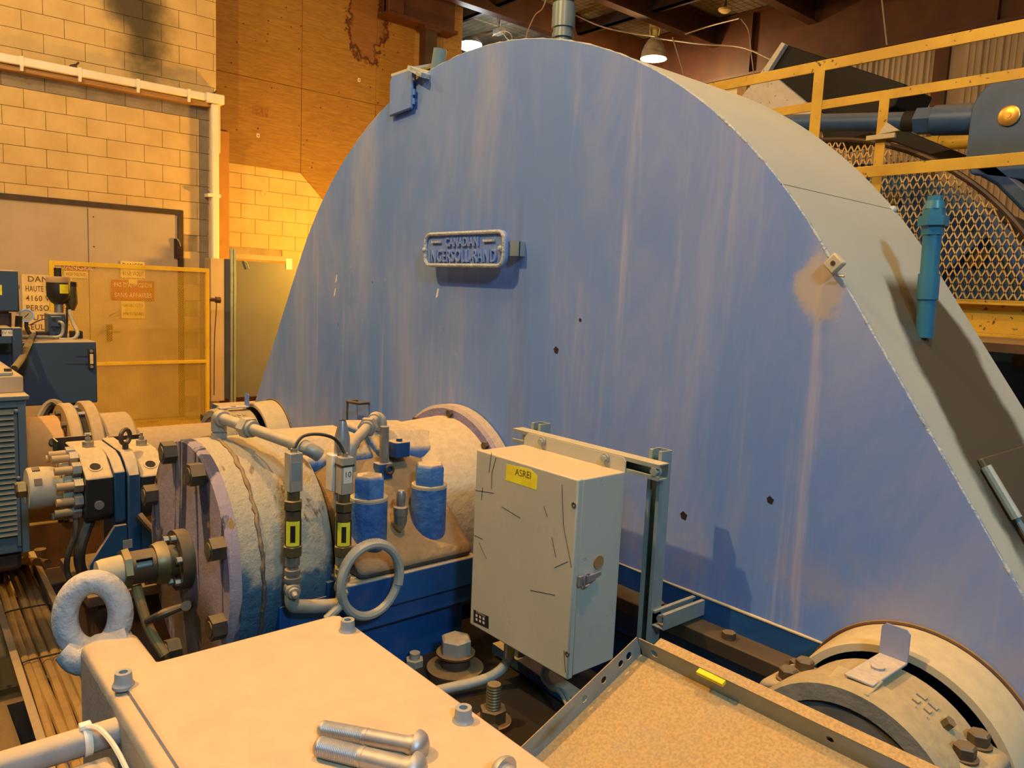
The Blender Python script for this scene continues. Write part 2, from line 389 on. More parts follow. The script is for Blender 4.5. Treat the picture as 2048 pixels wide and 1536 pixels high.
M['darkbox'] = paint('black_enamel', (.012, .013, .012), (.018, .018, .016), 9, .4, dust=.93, dcol=(.66, .50, .29), d0=.15, d1=.5)
M['lid'] = paint('dusty_motor_lid', (.24, .25, .27), (.20, .215, .235), 30, .55, dust=.99, dcol=(.62, .45, .28), bump=.12, bscale=160, d0=.4, d1=.85, dvar=(.95, 30))
M['eye'] = paint('grey_cast_eye', (.36, .38, .41), (.30, .33, .37), 8, .55, dust=.8, dcol=(.66, .53, .40), bump=.5, bscale=70, d0=.1, d1=.9)
M['cap'] = paint('grey_cap_screw', (.27, .32, .37), rough=.4, dust=.35)
M['zinc'] = paint('zinc_plated_bolt', (.44, .45, .48), (.38, .39, .42), 40, .36, .75, dust=.35, dcol=(.6, .48, .34))
M['white'] = paint('white_nylon', (.85, .80, .68), rough=.4)
M['cable'] = paint('tan_cable', (.42, .25, .08), (.32, .18, .05), 9, .6, dust=.4, dcol=(.5, .32, .12))
M['hose'] = paint('dark_hose', (.03, .028, .02), (.05, .04, .03), 8, .55, dust=.4)
M['greyconduit'] = paint('grey_flexible_conduit', (.35, .36, .32), (.30, .31, .28), 8, .5, dust=.35)
M['ringtan'] = paint('cream_ring_paint', (.50, .44, .31), (.44, .41, .31), 3, .6, dust=.75, dcol=(.62, .47, .25), chip=(.16, .08, .03), chipamt=.74, chipscale=9)
M['bearing'] = paint('grey_bearing_housing', (.23, .225, .20), (.17, .17, .16), 7, .55, dust=.9, dcol=(.50, .38, .20), bump=.25, bscale=50)
M['seal'] = paint('grey_seal_face', (.11, .105, .10), (.16, .15, .14), 14, .7)
M['gold'] = paint('greasy_golden_ring', (.22, .15, .03), (.10, .07, .02), 10, .35)
M['signcream'] = paint('cream_sign', (.80, .62, .28), rough=.5)
M['signyel'] = paint('yellow_sign', (.85, .66, .22), rough=.5)
M['signred'] = paint('red_sign', (.42, .06, .03), rough=.5)
M['inkred'] = paint('red_ink', (.45, .05, .02), rough=.5)
M['ink'] = paint('brown_ink', (.16, .09, .03), rough=.6)
M['inkblack'] = paint('black_ink', (.02, .018, .015), rough=.5)
M['inkwhite'] = paint('white_ink', (.75, .70, .60), rough=.5)
M['panelgrey'] = paint('grey_panel', (.13, .135, .12), (.115, .12, .105), 3, .6)
M['pinkgrey'] = paint('pale_board', (.46, .36, .24), (.42, .32, .2), 3, .6)
M['pvc'] = paint('grey_blue_pvc', (.16, .24, .30), (.13, .20, .27), 5, .35)
M['pvcdark'] = paint('dark_pipe', (.06, .055, .05), rough=.4)
M['lampshade'] = paint('lamp_reflector', (.50, .40, .26), rough=.45)
M['lampmetal'] = paint('lamp_bracket_yellow', (.75, .60, .18), rough=.45)
M['lampbody'] = paint('lamp_ballast', (.16, .13, .09), rough=.6)
M['glow'] = emit('lamp_glow_warm', (1, .72, .30), 22)
M['glowwhite'] = emit('lamp_glow_white', (.95, 1, 1), 22)
M['wire'] = paint('pale_wire', (.40, .30, .20), rough=.6)
M['armblue'] = paint('brake_arm_blue', (.02, .06, .15), (.03, .08, .20), 5, .45, dust=.5, dcol=(.22, .19, .15), chip=(.06, .05, .04), chipamt=.66)
# ================================================================ setting
PITX = -3.69
fl = MB().box(-16, PITX, -6, 14, -2.15, -1.8).box(PITX, 8, 2.9, 14, -2.15, -1.8)
struct(fl.build('floor', M['floor']))
struct(MB().box(PITX, 8, -6, 3.2, -3.4, -3.3).build('floor', M['pit']))
struct(MB().box(-6.9, -5.2, -.6, 1.9, -1.8, -1.512).build('trim_1', M['rust'], bevel=.01))      # equipment plinth
XA, XB = -10.08, -10.90
# ---- left wall with blocks
wl = struct(MB().box(-10.5, XA-.014, -5, 3.60, -1.8, 5.0).build('wall_left', M['mortar']))
CH, BL = .2032, .4064
def add_blocks(wall, X, y0, y1, z0, z1, zj, yj, skip, matf, t=.022):
    k0 = math.floor((z0-zj)/CH)
    proto = {}
    for k in range(k0, int((z1-zj)/CH)+1):
        za, zb = zj+k*CH, zj+(k+1)*CH
        off = yj+(0 if k % 2 else BL/2)
        j = math.floor((y0-off)/BL)
        while off+j*BL < y1:
            a, b = max(off+j*BL, y0), min(off+(j+1)*BL, y1); j += 1
            if b-a < .03 or zb < z0+.03: continue
            for (ya, yb, zc, zd, mt) in matf(a, b, max(za, z0), min(zb, z1)):
                if skip((ya+yb)/2, (zc+zd)/2) or yb-ya < .02 or zd-zc < .02: continue
                d = random.uniform(-.0015, .0015); g = .0024
                key = (round(yb-ya, 3), round(zd-zc, 3), mt)
                c = V(X+d, (ya+yb)/2, zc)
                if key in proto:
                    s, c0 = proto[key]; share(s, wall, c-c0)
                else:
                    o = MB().box(X-t+d, X+d, ya+g, yb-g, zc+g, zd-g).build('block', M[mt], wall, bevel=.002, seg=1); proto[key] = (o, c)
def fA(a, b, z0, z1):
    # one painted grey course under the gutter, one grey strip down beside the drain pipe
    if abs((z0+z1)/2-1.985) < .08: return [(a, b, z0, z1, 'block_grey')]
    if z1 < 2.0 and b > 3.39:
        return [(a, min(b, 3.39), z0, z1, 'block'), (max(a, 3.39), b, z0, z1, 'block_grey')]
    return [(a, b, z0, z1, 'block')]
door_y0, door_y1, door_z = 1.08, 3.185, .79
def skA(y, z): return door_y0-.01 < y < door_y1 and z < door_z-.02
add_blocks(wl, XA, .35, 3.60, -1.8, 4.2, 1.9206-CH*30, 2.75, skA, fA)
# ---- double door
d1 = struct(MB().box(XA-.014, XA+.02, door_y0, door_y0+.062, -1.8, door_z).box(XA-.014, XA+.02, door_y1-.062, door_y1, -1.8, door_z)
            .box(XA-.014, XA+.02, door_y0+.062, door_y1-.062, door_z-.062, door_z).build('door_1', M['frame']))
lf = MB().box(XA-.012, XA+.002, door_y0+.066, 2.126, -1.78, door_z-.066).build('door_leaf', M['door'], d1)
MB().box(XA-.012, XA+.002, 2.132, door_y1-.066, -1.78, door_z-.066).build('door_leaf', M['door'], d1)
MB().box(XA+.002, XA+.008, 2.134, 2.20, -1.78, door_z-.07).build('astragal_strip', M['door'], d1)
for zz in (.62, .28, .04): MB().cyl((XA+.008, 2.185, zz), (XA+.011, 2.185, zz), .008, n=8).build('screw', M['frame'], d1)
hg = MB().box(XA+.003, XA+.026, 3.075, 3.105, .20, .44).cyl((XA+.03, 3.115, .20), (XA+.03, 3.115, .44), .014, n=10).box(XA+.02, XA+.034, 3.125, 3.18, .24, .40).build('hinge', M['darkbrown'], d1)
MB().tube([(XA+.03, 3.10, .44), (XA+.055, 3.12, .41), (XA+.05, 3.14, .35)], .008, sub=4).build('hasp', M['steel'], d1)
MB().box(XA+.002, XA+.03, 2.30, 2.36, -.82, -.62).build('lock_plate', M['darkbrown'], d1)
MB().tube([(XA+.02, 2.33, -.70), (XA+.06, 2.33, -.70), (XA+.06, 2.45, -.70)], .014).build('door_handle', M['steel'], d1)
MB().tube([(XA+.02, 2.33, -.52), (XA+.06, 2.34, -.50), (XA+.06, 2.42, -.46)], .010).build('door_handle', M['steel'], d1)
# ---- gutter, ledger, drain pipe
zg = 2.17
g = thing('gutter', 'white plastic gutter running along the block wall above the doors', 'gutter', (-9.98, 2.3, zg-.06))
MB().box(-10.04, -9.92, .3, 3.52, zg-.045, zg+.045).build('gutter_channel', M['gutter'], g, bevel=.012)
for py in (.75, 1.50, 2.05, 2.65, 3.22):
    MB().box(-10.05, -9.912, py-.018, py+.018, zg-.05, zg+.05).prism([(-9.912, py-.015, zg-.05), (-9.99, py-.015, zg-.05), (-9.93, py-.015, zg-.10)], (0, .03, 0)).build('gutter_bracket', M['gutter'], g)
MB().box(-10.05, -9.90, 3.42, 3.64, zg-.06, zg+.055).build('gutter_outlet', M['gutter'], g, bevel=.012)
tag(MB().box(-10.08, -9.965, .3, 3.5, 2.065, 2.12).build('ledger_board', M['wood'], bevel=.004), 'brown wooden ledger board fixed under the white gutter', 'board')
dp = thing('drain_pipe', 'pale vertical drain pipe dropping down the wall corner beside the doors', 'pipe', (-9.98, 3.55, -1.8))
MB().box(-10.03, -9.93, 3.49, 3.585, -1.75, zg-.06).build('pipe_run', M['gutter'], dp, bevel=.02)
for zz in (1.0, -.4): MB().box(-10.06, -9.925, 3.44, 3.60, zz-.02, zz+.02).build('pipe_clip', M['gutter'], dp)
tag(MB().tube([(-10.02, 3.615, 2.12), (-10.02, 3.615, 1.55), (-10.02, 3.60, 1.53)], .012).build('conduit', M['gutter']), 'thin yellowed conduit beside the top of the drain pipe', 'conduit')
for i, (px, py, lab) in enumerate(((147, 136, 'small dark steel hook on the middle of the gutter'), (424, 192, 'small dark steel hook above the gutter end by the corner'))):
    p = W(px, py, X=-9.99)
    tag(MB().obox(p+V(0, 0, .0), (.03, 0, 0), (0, .03, .012), (0, -.008, .035)).bar(p+V(.0, .02, .03), p+V(.02, .05, .07), .012, .02).build('wall_hook', M['darkbrown'], bevel=.003), lab, 'hook', 'hooks on the gutter')
# ---- far wall with plywood
wb = struct(MB().box(-11.4, XB-.014, 3.60, 7.94, -1.8, 6.0).build('wall_far', M['mortar']))
def skB(y, z): return (z < .34 and 3.98 < y < 4.98)
add_blocks(wb, XB, 3.93, 5.95, -1.8, 2.05, 1.4406-CH*30, 4.639, skB, lambda a, b, c, d: [(a, b, c, d, 'block_b')])
pc = thing('plywood_cladding', 'stained orange plywood sheets covering the upper wall left of the blue guard', 'cladding', (XB+.02, 5.9, .7))
def sheet(pts): MB().prism([(XB+.006, y, z) for y, z in pts], (.018, 0, 0)).build('plywood_sheet', M['ply'], pc, bevel=.002, seg=1)
g2 = .003
sheet([(3.66, 2.75-g2), (3.66, 1.966), (4.05, 1.966), (4.05, 1.562), (5.107-g2, 1.558), (5.107-g2, 2.75-g2)])
sheet([(5.107+g2, 2.75-g2), (5.107+g2, 1.558), (5.513, 1.178), (6.33-g2, .42), (6.33-g2, 2.75-g2)])
sheet([(6.33+g2, .42), (7.55-g2, .42), (7.55-g2, 2.75-g2), (6.33+g2, 2.75-g2)])
sheet([(7.55+g2, .42), (7.94, .42), (7.94, 2.75-g2), (7.55+g2, 2.75-g2)])
for a, b in ((3.66, 5.107), (5.107, 6.33), (6.33, 7.55), (7.55, 7.94)): sheet([(a+g2, 2.75+g2), (b-g2, 2.75+g2), (b-g2, 4.97), (a+g2, 4.97)])
for px, py in ((718, 160), (516, 271)):
    p = W(px, py, X=XB+.026); MB().box(p.x, p.x+.004, p.y-.022, p.y+.022, p.z-.026, p.z+.026).build('paper_tag', M['gutter'], pc); MB().box(p.x+.004, p.x+.005, p.y-.006, p.y+.010, p.z-.014, p.z+.012).build('tag_mark', M['ink'], pc)
p = W(521, 224, X=XB+.025); MB().box(p.x, p.x+.002, p.y-.11, p.y+.11, p.z-.06, p.z+.06).build('mill_stamp', paint('stamp_ink', (.20, .085, .018), (.30, .14, .03), 30, .7), pc)
struct(MB().box(XB+.002, XB+.06, 3.66, 4.045, -1.8, 1.963).build('trim_2', M['trim'], bevel=.004))
p = W(527, 388, X=XB+.002); tag(MB().ring(p, (1, 0, 0), .022, .05, -.004, .006, 16).build('pipe_sleeve', M['block_b']), 'small round sleeve around a hole in the yellow block wall', 'sleeve')
# framed opening behind grey panel
d2 = struct(MB().box(XB-.012, XB+.03, 3.95, 4.02, -1.8, .33).box(XB-.012, XB+.03, 4.95, 5.02, -1.8, .33).box(XB-.012, XB+.03, 4.02, 4.95, .26, .33).build('door_2', M['pinkgrey']))
MB().box(XB-.012, XB+.004, 4.02, 4.95, -1.79, .26).build('door_leaf', M['trim'], d2)
# ---- siding wall, girder
ws = struct(MB().box(-14, 6, 12.44, 12.6, -1.8, 5.0).build('wall_back', M['siding']))
pw = .262
proto = None
for i in range(17):
    x = -7.6+i*pw
    if abs(x-(-5.05)) < .13: continue
    if proto is None:
        q = [(0, 0), (.015, -.035), (.05, -.035), (.06, -.015), (.10, -.015), (.108, -.03), (.135, -.03), (.143, -.015), (.18, -.015), (.19, -.035), (.225, -.035), (.24, 0)]
        proto = MB().prism([(x+a, 12.435+b, .2) for a, b in q], (0, 0, 4.4)).build('siding_panel', M['siding'], ws); x0 = x
    else: share(proto, ws, (x-x0, 0, 0))
MB().box(-5.12, -4.92, 12.36, 12.44, -.5, 4.6).build('wall_post', M['brown'], ws)
tag(MB().box(-16, 6, 12.0, 12.03, 3.88, 4.86).box(-16, 6, 11.9, 12.13, 3.84, 3.88).box(-16, 6, 11.9, 12.13, 4.86, 4.90).box(-4.2, -4.17, 11.9, 12, 3.88, 4.86).box(-8.0, -7.97, 11.9, 12, 3.88, 4.86).build('crane_girder', M['brown']), 'deep brown steel girder spanning the hall under the roof', 'girder')
# ---- ceiling, roof beams
ce = struct(MB().box(-18, 8, -3, 15, 4.98, 5.15).build('ceiling', M['insul']))
proto = None
for i in range(9):
    for j in range(4):
        x, y = -13.2+i*1.22, 6.9+j*1.35
        if proto is None: proto = MB().box(x+.01, x+1.21, y+.01, y+1.34, 4.93, 4.98).build('insulation_panel', M['insul'], ce, bevel=.012); p0 = (x, y)
        else: share(proto, ce, (x-p0[0], y-p0[1], random.uniform(-.012, .012)))
mb = MB()
for k in range(90):
    y = 6.9+k*.06
    if k % 2 == 0: mb.bar((-13.2, y, 4.915), (-2.3, y, 4.915), .004, .004)
for k in range(90): mb.bar((-13.2+k*.12, 6.9, 4.912), (-13.2+k*.12, 12.2, 4.912), .004, .004)
o = mb.build('wire_netting', M['lampbody'], ce, flat=True); o['kind'] = 'stuff'
def ibeam(x, lab):
    w, h, t = .085, .42, .012; zb = 4.46
    return tag(MB().box(x-w, x+w, 5.5, 12.0, zb, zb+.02).box(x-w, x+w, 5.5, 12.0, zb+h, zb+h+.02).box(x-t, x+t, 5.5, 12.0, zb+.02, zb+h).build('roof_beam', M['brown']), lab, 'beam', 'brown roof beams')
ibeam(-10.45, 'brown roof beam nearest the plywood wall edge'); ibeam(-8.75, 'brown roof beam behind the grey blue drain pipe'); ibeam(-6.9, 'brown roof beam over the hanging bell lamp'); ibeam(-5.2, 'brown roof beam above the smoke detector')
for y, lab in ((8.3, 'dark roof purlin nearest, crossing below the insulation'), (10.2, 'dark roof purlin crossing far behind the bell lamp')):
    tag(MB().box(-13.2, -2.4, y-.03, y+.03, 4.60, 4.80).box(-13.2, -2.4, y-.03, y+.09, 4.60, 4.62).build('roof_purlin', M['darkbrown']), lab, 'purlin', 'roof purlins')
# steel bracket frame on plywood wall
sf = thing('steel_bracket', 'brown steel wall bracket with square post standing before the plywood', 'bracket', (-10.6, 7.1, 1.0))
MB().box(-10.76, -10.58, 7.02, 7.24, 1.0, 4.05).build('post', M['darkbrown'], sf, bevel=.01)
MB().box(-10.86, -10.56, 6.32, 7.62, 4.02, 4.07).build('bottom_flange', M['brown'], sf)
MB().box(-10.70, -10.66, 6.34, 7.62, 4.07, 4.75).build('web', M['brown'], sf)
MB().box(-10.78, -10.57, 6.34, 6.60, 4.07, 4.6).build('end_bracket', M['brown'], sf, bevel=.01)
MB().box(-10.80, -10.55, 6.98, 7.28, 3.97, 4.02).build('cap_plate', M['brown'], sf)
# ---- lamps
p = W(1307, 118, Y=10.6)
bl = thing('pendant_lamp', 'glowing bell shaped pendant lamp hanging from the roof beam', 'lamp', p)
MB().lathe(p, (0, 0, 1), [(0, .222), (.02, .220), (.12, .205), (.22, .165), (.30, .115), (.345, .07), (.345, .045), (.30, .09), (.22, .145), (.12, .19), (.02, .208)], 32, True).build('reflector', M['lampshade'], bl)
MB().lathe(p, (0, 0, 1), [(-.01, 0), (-.008, .12), (.004, .20), (.02, .206), (.03, 0)], 32).build('lamp_glass', M['glow'], bl)
MB().cyl(p+V(0, 0, .34), p+V(0, 0, .52), .05, .04, 12).build('lamp_holder', M['lampmetal'], bl)
for a in (0, 2.1, 4.2):
    d = V(math.cos(a), math.sin(a), 0); MB().tube([p+d*.08+V(0, 0, .36), p+d*.10+V(0, 0, .46), p+d*.06+V(0, 0, .56)], .012, 8).build('wire_arm', M['lampmetal'], bl)
MB().box(p.x-.08, p.x+.08, p.y-.08, p.y+.08, p.z+.50, p.z+.62).build('yoke', M['lampmetal'], bl, bevel=.02)
MB().lathe(p, (0, 0, 1), [(.62, 0), (.62, .16), (.68, .15), (.70, .11), (.80, .10), (.82, .05), (.82, 0)], 8).build('ballast_housing', M['lampbody'], bl)
MB().cyl(p+V(0, 0, .82), (p.x, p.y, 4.93), .018, n=8).build('hanger_rod', M['lampbody'], bl)
lamp_light('pendant_lamp_light', p+V(0, 0, -.08), (1, .66, .28), 260, .12)
p = W(941, 94, Y=8.6)
wl2 = thing('white_lamp', 'bright white lamp glowing behind the plywood wall edge', 'lamp', p)
MB().lathe(p, (0, 0, 1), [(-.03, 0), (-.03, .17), (.0, .20), (.05, .20), (.05, 0)], 28).build('lamp_glass', M['glowwhite'], wl2)
MB().lathe(p, (0, 0, 1), [(.05, .20), (.07, .205), (.16, .10), (.18, 0)], 28).build('lamp_body', M['lampbody'], wl2)
MB().bar(p+V(0, 0, .16), p+V(.3, .4, .33), .05, .04).build('lamp_arm', M['lampbody'], wl2)
MB().box(p.x+.30, p.x+.52, p.y+.25, p.y+.37, p.z+.20, p.z+.30).build('ballast_box', M['silver'], wl2, bevel=.01)
MB().cyl(p+V(.3, .4, .33), (p.x+.3, p.y+.4, 4.95), .015, n=8).build('hanger_rod', M['lampbody'], wl2)
lamp_light('white_lamp_light', p+V(0, 0, -.1), (.9, 1, 1), 60, .15)
lamp_light('white_lamp_uplight', p+V(.3, .6, .35), (.85, 1, 1), 22, .1)
# assumed lamp hidden behind the guard, on an added stand (lights the corner)
wp = thing('assumed_pole_lamp', 'assumed sodium lamp on an added pole, unseen behind the blue guard, lighting the corner', 'lamp', (-8.7, 5.6, -1.8))
MB().cyl((-8.7, 5.70, -1.8), (-8.7, 5.70, .6), .03, n=12).build('pole', M['darkbrown'], wp)
MB().cyl((-8.7, 5.70, -1.8), (-8.7, 5.70, -1.77), .25, n=24).build('foot', M['darkbrown'], wp)
MB().box(-8.85, -8.55, 5.61, 5.68, .20, .52).build('lamp_body', M['lampbody'], wp, bevel=.02)
MB().box(-8.83, -8.57, 5.595, 5.61, .22, .50).build('lamp_glass', M['glow'], wp)
# detector and wires
p = W(1450, 22, Y=11.0); p.z = min(p.z, 4.9)
sd = thing('smoke_detector', 'small cream smoke detector hanging under the insulation', 'detector', p)
MB().lathe(p, (0, 0, 1), [(-.03, 0), (-.03, .05), (0, .10), (.03, .11), (.04, 0)], 20).build('sensor_head', M['signcream'], sd)
MB().cyl(p+V(0, 0, .03), (p.x, p.y, 4.95), .02, n=8).build('stem', M['lampbody'], sd)
def wire(lab, Y, pts, r=.012):
    tag(MB().tube([W(x, y, Y=Y+d) for x, y, d in pts], r, 6, sub=6).build('wire', M['wire']), lab, 'wire', 'wires strung under the roof')
wire('pale cable draped from the drain pipe to the bell lamp', 9.6, [(1140, 25, 0), (1200, 52, 0), (1260, 66, .1), (1310, 72, .2)])
wire('pale cable running from the bell lamp to the black brake block', 9.6, [(1310, 76, .8), (1400, 88, .4), (1480, 94, 0), (1540, 118, -1), (1552, 128, -2)])
wire('thin pale rod hanging behind the guard right of the bell lamp', 9.4, [(1345, 75, 0), (1356, 110, 0), (1368, 150, 0)], .010)
wire('thin wire dropping from the smoke detector to the railing', 9.6, [(1482, 38, 0), (1497, 62, 0), (1503, 110, 0), (1508, 150, 0)], .008)
wire('thin wire slung left from the smoke detector', 10.4, [(1370, 68, 0), (1420, 52, 0), (1478, 37, -.4)], .010)
wire('thin pale rod hanging above the right end of the railing', 10.0, [(1764, 0, 0), (1769, 45, 0), (1774, 90, 0)], .010)
wire('looped pale wire beside the white lamp', 8.8, [(993, 30, 0), (999, 52, 0), (1015, 78, 0), (1024, 78, 0), (1020, 66, 0), (1004, 62, 0), (985, 72, 0)], .008)
wire('curved wire hanging left of the grey blue drain pipe', 8.6, [(1098, -25, -.2), (1086, 15, 0), (1070, 30, 0), (1056, 60, 0), (1052, 78, 0)], .010)
# grey blue drain pipe
p = W(1127, 40, Y=4.1)
pv = thing('vent_stack', 'grey blue plastic stack pipe rising behind the top of the guard', 'pipe', (p.x, p.y, -1.8))
MB().cyl((p.x, p.y, -1.8), (p.x, p.y, 1.93), .062, n=24).build('lower_pipe', M['pvc'], pv)
MB().lathe((p.x, p.y, 0), (0, 0, 1), [(1.86, .06), (1.86, .080), (1.895, .080), (1.895, .072), (1.93, .072), (1.93, .086), (2.10, .086), (2.10, .07)], 24).build('coupling', M['pvc'], pv)
MB().cyl((p.x, p.y, 2.10), (p.x, p.y, 4.95), .072, n=24).build('upper_pipe', M['pvcdark'], pv)
# ================================================================ gear guard
D, DB = 1.72, 2.34
GX, GZ, GR, GT = -2.278, -.827, 1.664, .960
gg = thing('gear_guard', 'huge chalky blue arched steel gear guard filling the middle of the hall', 'guard', (GX, 2.0, -.82))
ZB = -.80
outl = []
def tang(sgn, z):    # x on the straight flank at height z
    n = V(sgn*math.sin(GT), 0, math.cos(GT)); return GX+(GR-(z-GZ)*n.z)/n.x
outl.append((tang(-1, ZB), ZB))
NA = 72
for i in range(NA+1):
    a = -GT+2*GT*i/NA; outl.append((GX+GR*math.sin(a), GZ+GR*math.cos(a)))
outl.append((tang(1, ZB), ZB))
MB().prism([(x, D, z) for x, z in outl], (0, .014, 0)).build('front_plate', M['face'], gg, ang=60)
MB().prism([(x, DB-.012, z) for x, z in outl], (0, .012, 0)).build('back_plate', M['face'], gg, ang=60)
rm = MB()
n = len(outl)
def off(k, d):
    x, z = outl[k]
    a = max(-GT, min(GT, math.atan2(x-GX, z-GZ))); 
    if k in (0,): a = -GT
    if k == n-1: a = GT
    return x+d*math.sin(a), z+d*math.cos(a)
ins = [off(k, -.012) for k in range(n)]; ou = [off(k, .0012) for k in range(n)]
vs = []
for (x, z), (x2, z2) in zip(ou, ins): vs += [(x, D+.010, z), (x, DB, z), (x2, DB, z2), (x2, D+.010, z2)]
fs = []
for k in range(n-1):
    for j in range(4): fs.append((4*k+j, 4*k+(j+1) % 4, 4*k+4+(j+1) % 4, 4*k+4+j))
rm.add(vs, fs); rm.build('rim_plate', M['rim'], gg, ang=30)
random.seed(3)
wpts = []
for k in range(n-1):
    (x, z), (x2, z2) = outl[k], outl[k+1]; L = math.hypot(x2-x, z2-z); m_ = max(1, int(L/.018))
    for j in range(m_):
        t = j/m_; wpts.append((x+(x2-x)*t, D+.004, z+(z2-z)*t))
MB().tube(wpts, [random.uniform(.0022, .0050) for _ in wpts], 7).build('weld_bead', M['weld'], gg, ang=80)
wb_ = []
for i in range(60):
    x = tang(-1, ZB)+(tang(1, ZB)-tang(-1, ZB))*i/59; wb_.append((x, D+.0, ZB))
MB().tube(wb_, [random.uniform(.003, .005) for _ in wb_], 7).build('bottom_bead', M['ringtan'], gg, ang=80)
# seam across the rim
p = W(1562, 369, Y=D); a = math.atan2(p.x-GX, p.z-GZ)
rx, rz = GX+(GR+.000)*math.sin(a), GZ+(GR+.000)*math.cos(a)
MB().tube([(rx, D, rz), (rx, D+.3, rz), (rx, DB, rz)], .0016, 6, sub=4).build('rim_seam', M['frame'], gg)
MB().ball((rx, DB-.01, rz), .012, 12).build('seam_lug', M['weld'], gg)
# square lug on the front edge
p = W(1671, 530, Y=D-.004); u = V(.72, 0, -.69); v_ = V(.69, 0, .72)
lg = MB(); lg.obox(p+V(.004, -.012, .002), u*.0175, v_*.0185, V(0, .010, 0)); lo = lg.build('lug', M['ringtan'], gg, bevel=.004)
MB().cyl(p+V(.005, -.0215, .003), p+V(.005, -.0235, .003), .0055, n=12).build('lug_hole', M['frame'], gg)
MB().tube([p+V(.01, -.012, -.024), p+V(.028, -.01, -.026)], .0025, 6).build('lug_pin', M['steel'], gg)
# vent pipe standing on the flank
bp = V(0, 0, 0)
p0 = W(1846, 640, X=-.70); yv = 1.98
zf = W(1850, 650, Y=yv); zt = W(1871, 392, Y=yv)
ax = (zt-zf).normalized(); Lp = (zt-zf).length
vp = lambda t: zf+ax*(Lp*t)
MB().cyl(vp(-.10), vp(.72), .0205, n=20).build('vent_pipe', M['steelblue'], gg)
MB().lathe(zf, ax, [(Lp*.20, .0205), (Lp*.20, .0240), (Lp*.40, .0240), (Lp*.40, .0205)], 20).build('vent_coupling', M['steelblue'], gg)
MB().hexn(vp(.70), vp(.77), .025).build('vent_nut', M['steelblue'], gg)
MB().hexn(vp(.77), vp(.845), .034).build('vent_nut', M['steelblue'], gg)
MB().hexn(vp(.845), vp(.90), .025).build('vent_nut', M['steelblue'], gg)
MB().cyl(vp(.90), vp(.96), .024, .020, n=12).build('vent_cap', M['steelblue'], gg)
MB().cyl(vp(.96), vp(1.0), .017, n=6).build('vent_stem', M['steelblue'], gg)
# small cover plate and cord on the lower flank
fn = V(math.sin(GT), 0, math.cos(GT)); fd = V(math.cos(GT), 0, -math.sin(GT))
def flank(s, y): return V(GX, y, GZ)+fn*(GR+.002)+fd*s
qa = [W(1948, 922, Y=1.86), W(2047, 893, Y=2.30)]
sA = (qa[0]-V(GX, 0, GZ)).dot(fd)
MB().prism([flank(sA, 1.87), flank(sA, 2.30), flank(sA+.75, 2.30), flank(sA+.75, 1.87)], fn*.012).build('flank_cover', M['rim'], gg, bevel=.003)
MB().tube([flank(sA+.02, 1.865)+fn*.012, flank(sA+.14, 1.862)+fn*.014, flank(sA+.75, 1.86)+fn*.014], .006, 8, sub=3).build('flank_cord', M['pvc'], gg)
MB().cyl(flank(sA+.02, 1.865)+fn*.012, flank(sA+.14, 1.862)+fn*.014, .011, n=10).build('cord_sleeve', M['galv'], gg)
# nameplate
npz0, npz1, npx0, npx1, ny = .072, .198, -2.482, -2.006, D-.046
pl = MB()
def rrect(x0, x1, z0, z1, r, k=6):
    q = []
    for cx, cz, a in ((x1-r, z1-r, 0), (x0+r, z1-r, PI/2), (x0+r, z0+r, PI), (x1-r, z0+r, 1.5*PI)):
        q += [(cx+r*math.cos(a+PI/2*i/k), cz+r*math.sin(a+PI/2*i/k)) for i in range(k+1)]
    return q
np_ = MB().prism([(x, ny, z) for x, z in rrect(npx0, npx1, npz0, npz1, .035)], (0, .012, 0)).build('nameplate', M['face'], gg, bevel=.002)
MB().tube([(x, ny-.004, z) for x, z in rrect(npx0+.006, npx1-.006, npz0+.006, npz1-.006, .03)], .007, 8, closed=True).build('plate_border', M['weld'], np_)
tx = (npx0+npx1)/2-.004
text_mb('CANADIAN', .044, (tx, ny-.003, .160), (.86, 0, 0), (0, 0, 1), .005, bold=.0012, spacing=1.0).build('lettering', M['face'], np_)
text_mb('INGERSOLL-RAND', .061, (tx, ny-.003, .110), (.76, 0, 0), (0, 0, 1.0), .006, bold=.0006, spacing=1.06).build('lettering', M['face'], np_)
for xa, xb in ((-2.435, -2.375), (-2.125, -2.062)): MB().bar((xa, ny-.003, .163), (xb, ny-.003, .163), .008, .008).build('lettering', M['weld'], np_)
for x in (npx0+.004, npx1-.022): MB().ball((x, ny-.005, .135), .011, 12).build('rivet', M['weld'], np_)
MB().box(npx0+.05, npx1+.045, ny+.014, ny+.024, .112, .160).build('mounting_bar', M['galv'], gg)
MB().box(npx1+.03, npx1+.045, ny+.02, D, .112, .160).build('mounting_bar', M['galv'], gg)
MB().box(npx0+.05, npx0+.065, ny+.02, D, .112, .160).build('mounting_bar', M['galv'], gg)
# hinged cover on the shoulder
hc = MB(); x0, x1 = -2.815, -2.65
hc.prism([(x0, D-.02, .675), (x1, D-.02, .685), (x1, D-.02, .80), (x1-.004, D-.02, .835), (x0+.02, D-.02, .835), (x0, D-.02, .815)], (0, .014, 0))
hc.build('shoulder_cover', M['face'], gg, bevel=.006)
MB().prism([(x0+.01, D-.02, .83), (x1, D-.02, .83), (x1, D+.12, .88), (x0+.01, D+.12, .88)], (0, 0, .01)).build('shoulder_cover_top', M['rim'], gg)
MB().obox((-2.605, D+.02, .812), V(.048, 0, -.022), V(0, .06, 0), V(.003, 0, .008)).build('shoulder_bracket', M['weld'], gg)
for z in (.70, .735, .79): MB().cyl((x1+.006, D-.012, z), (x1+.006, D-.012, z+.022), .006, n=8).build('hinge_knuckle', M['face'], gg)
MB().cyl((-2.585, D+.05, .80), (-2.565, D+.05, .905), .028, .026, n=16).build('shoulder_stub', M['pvc'], gg)
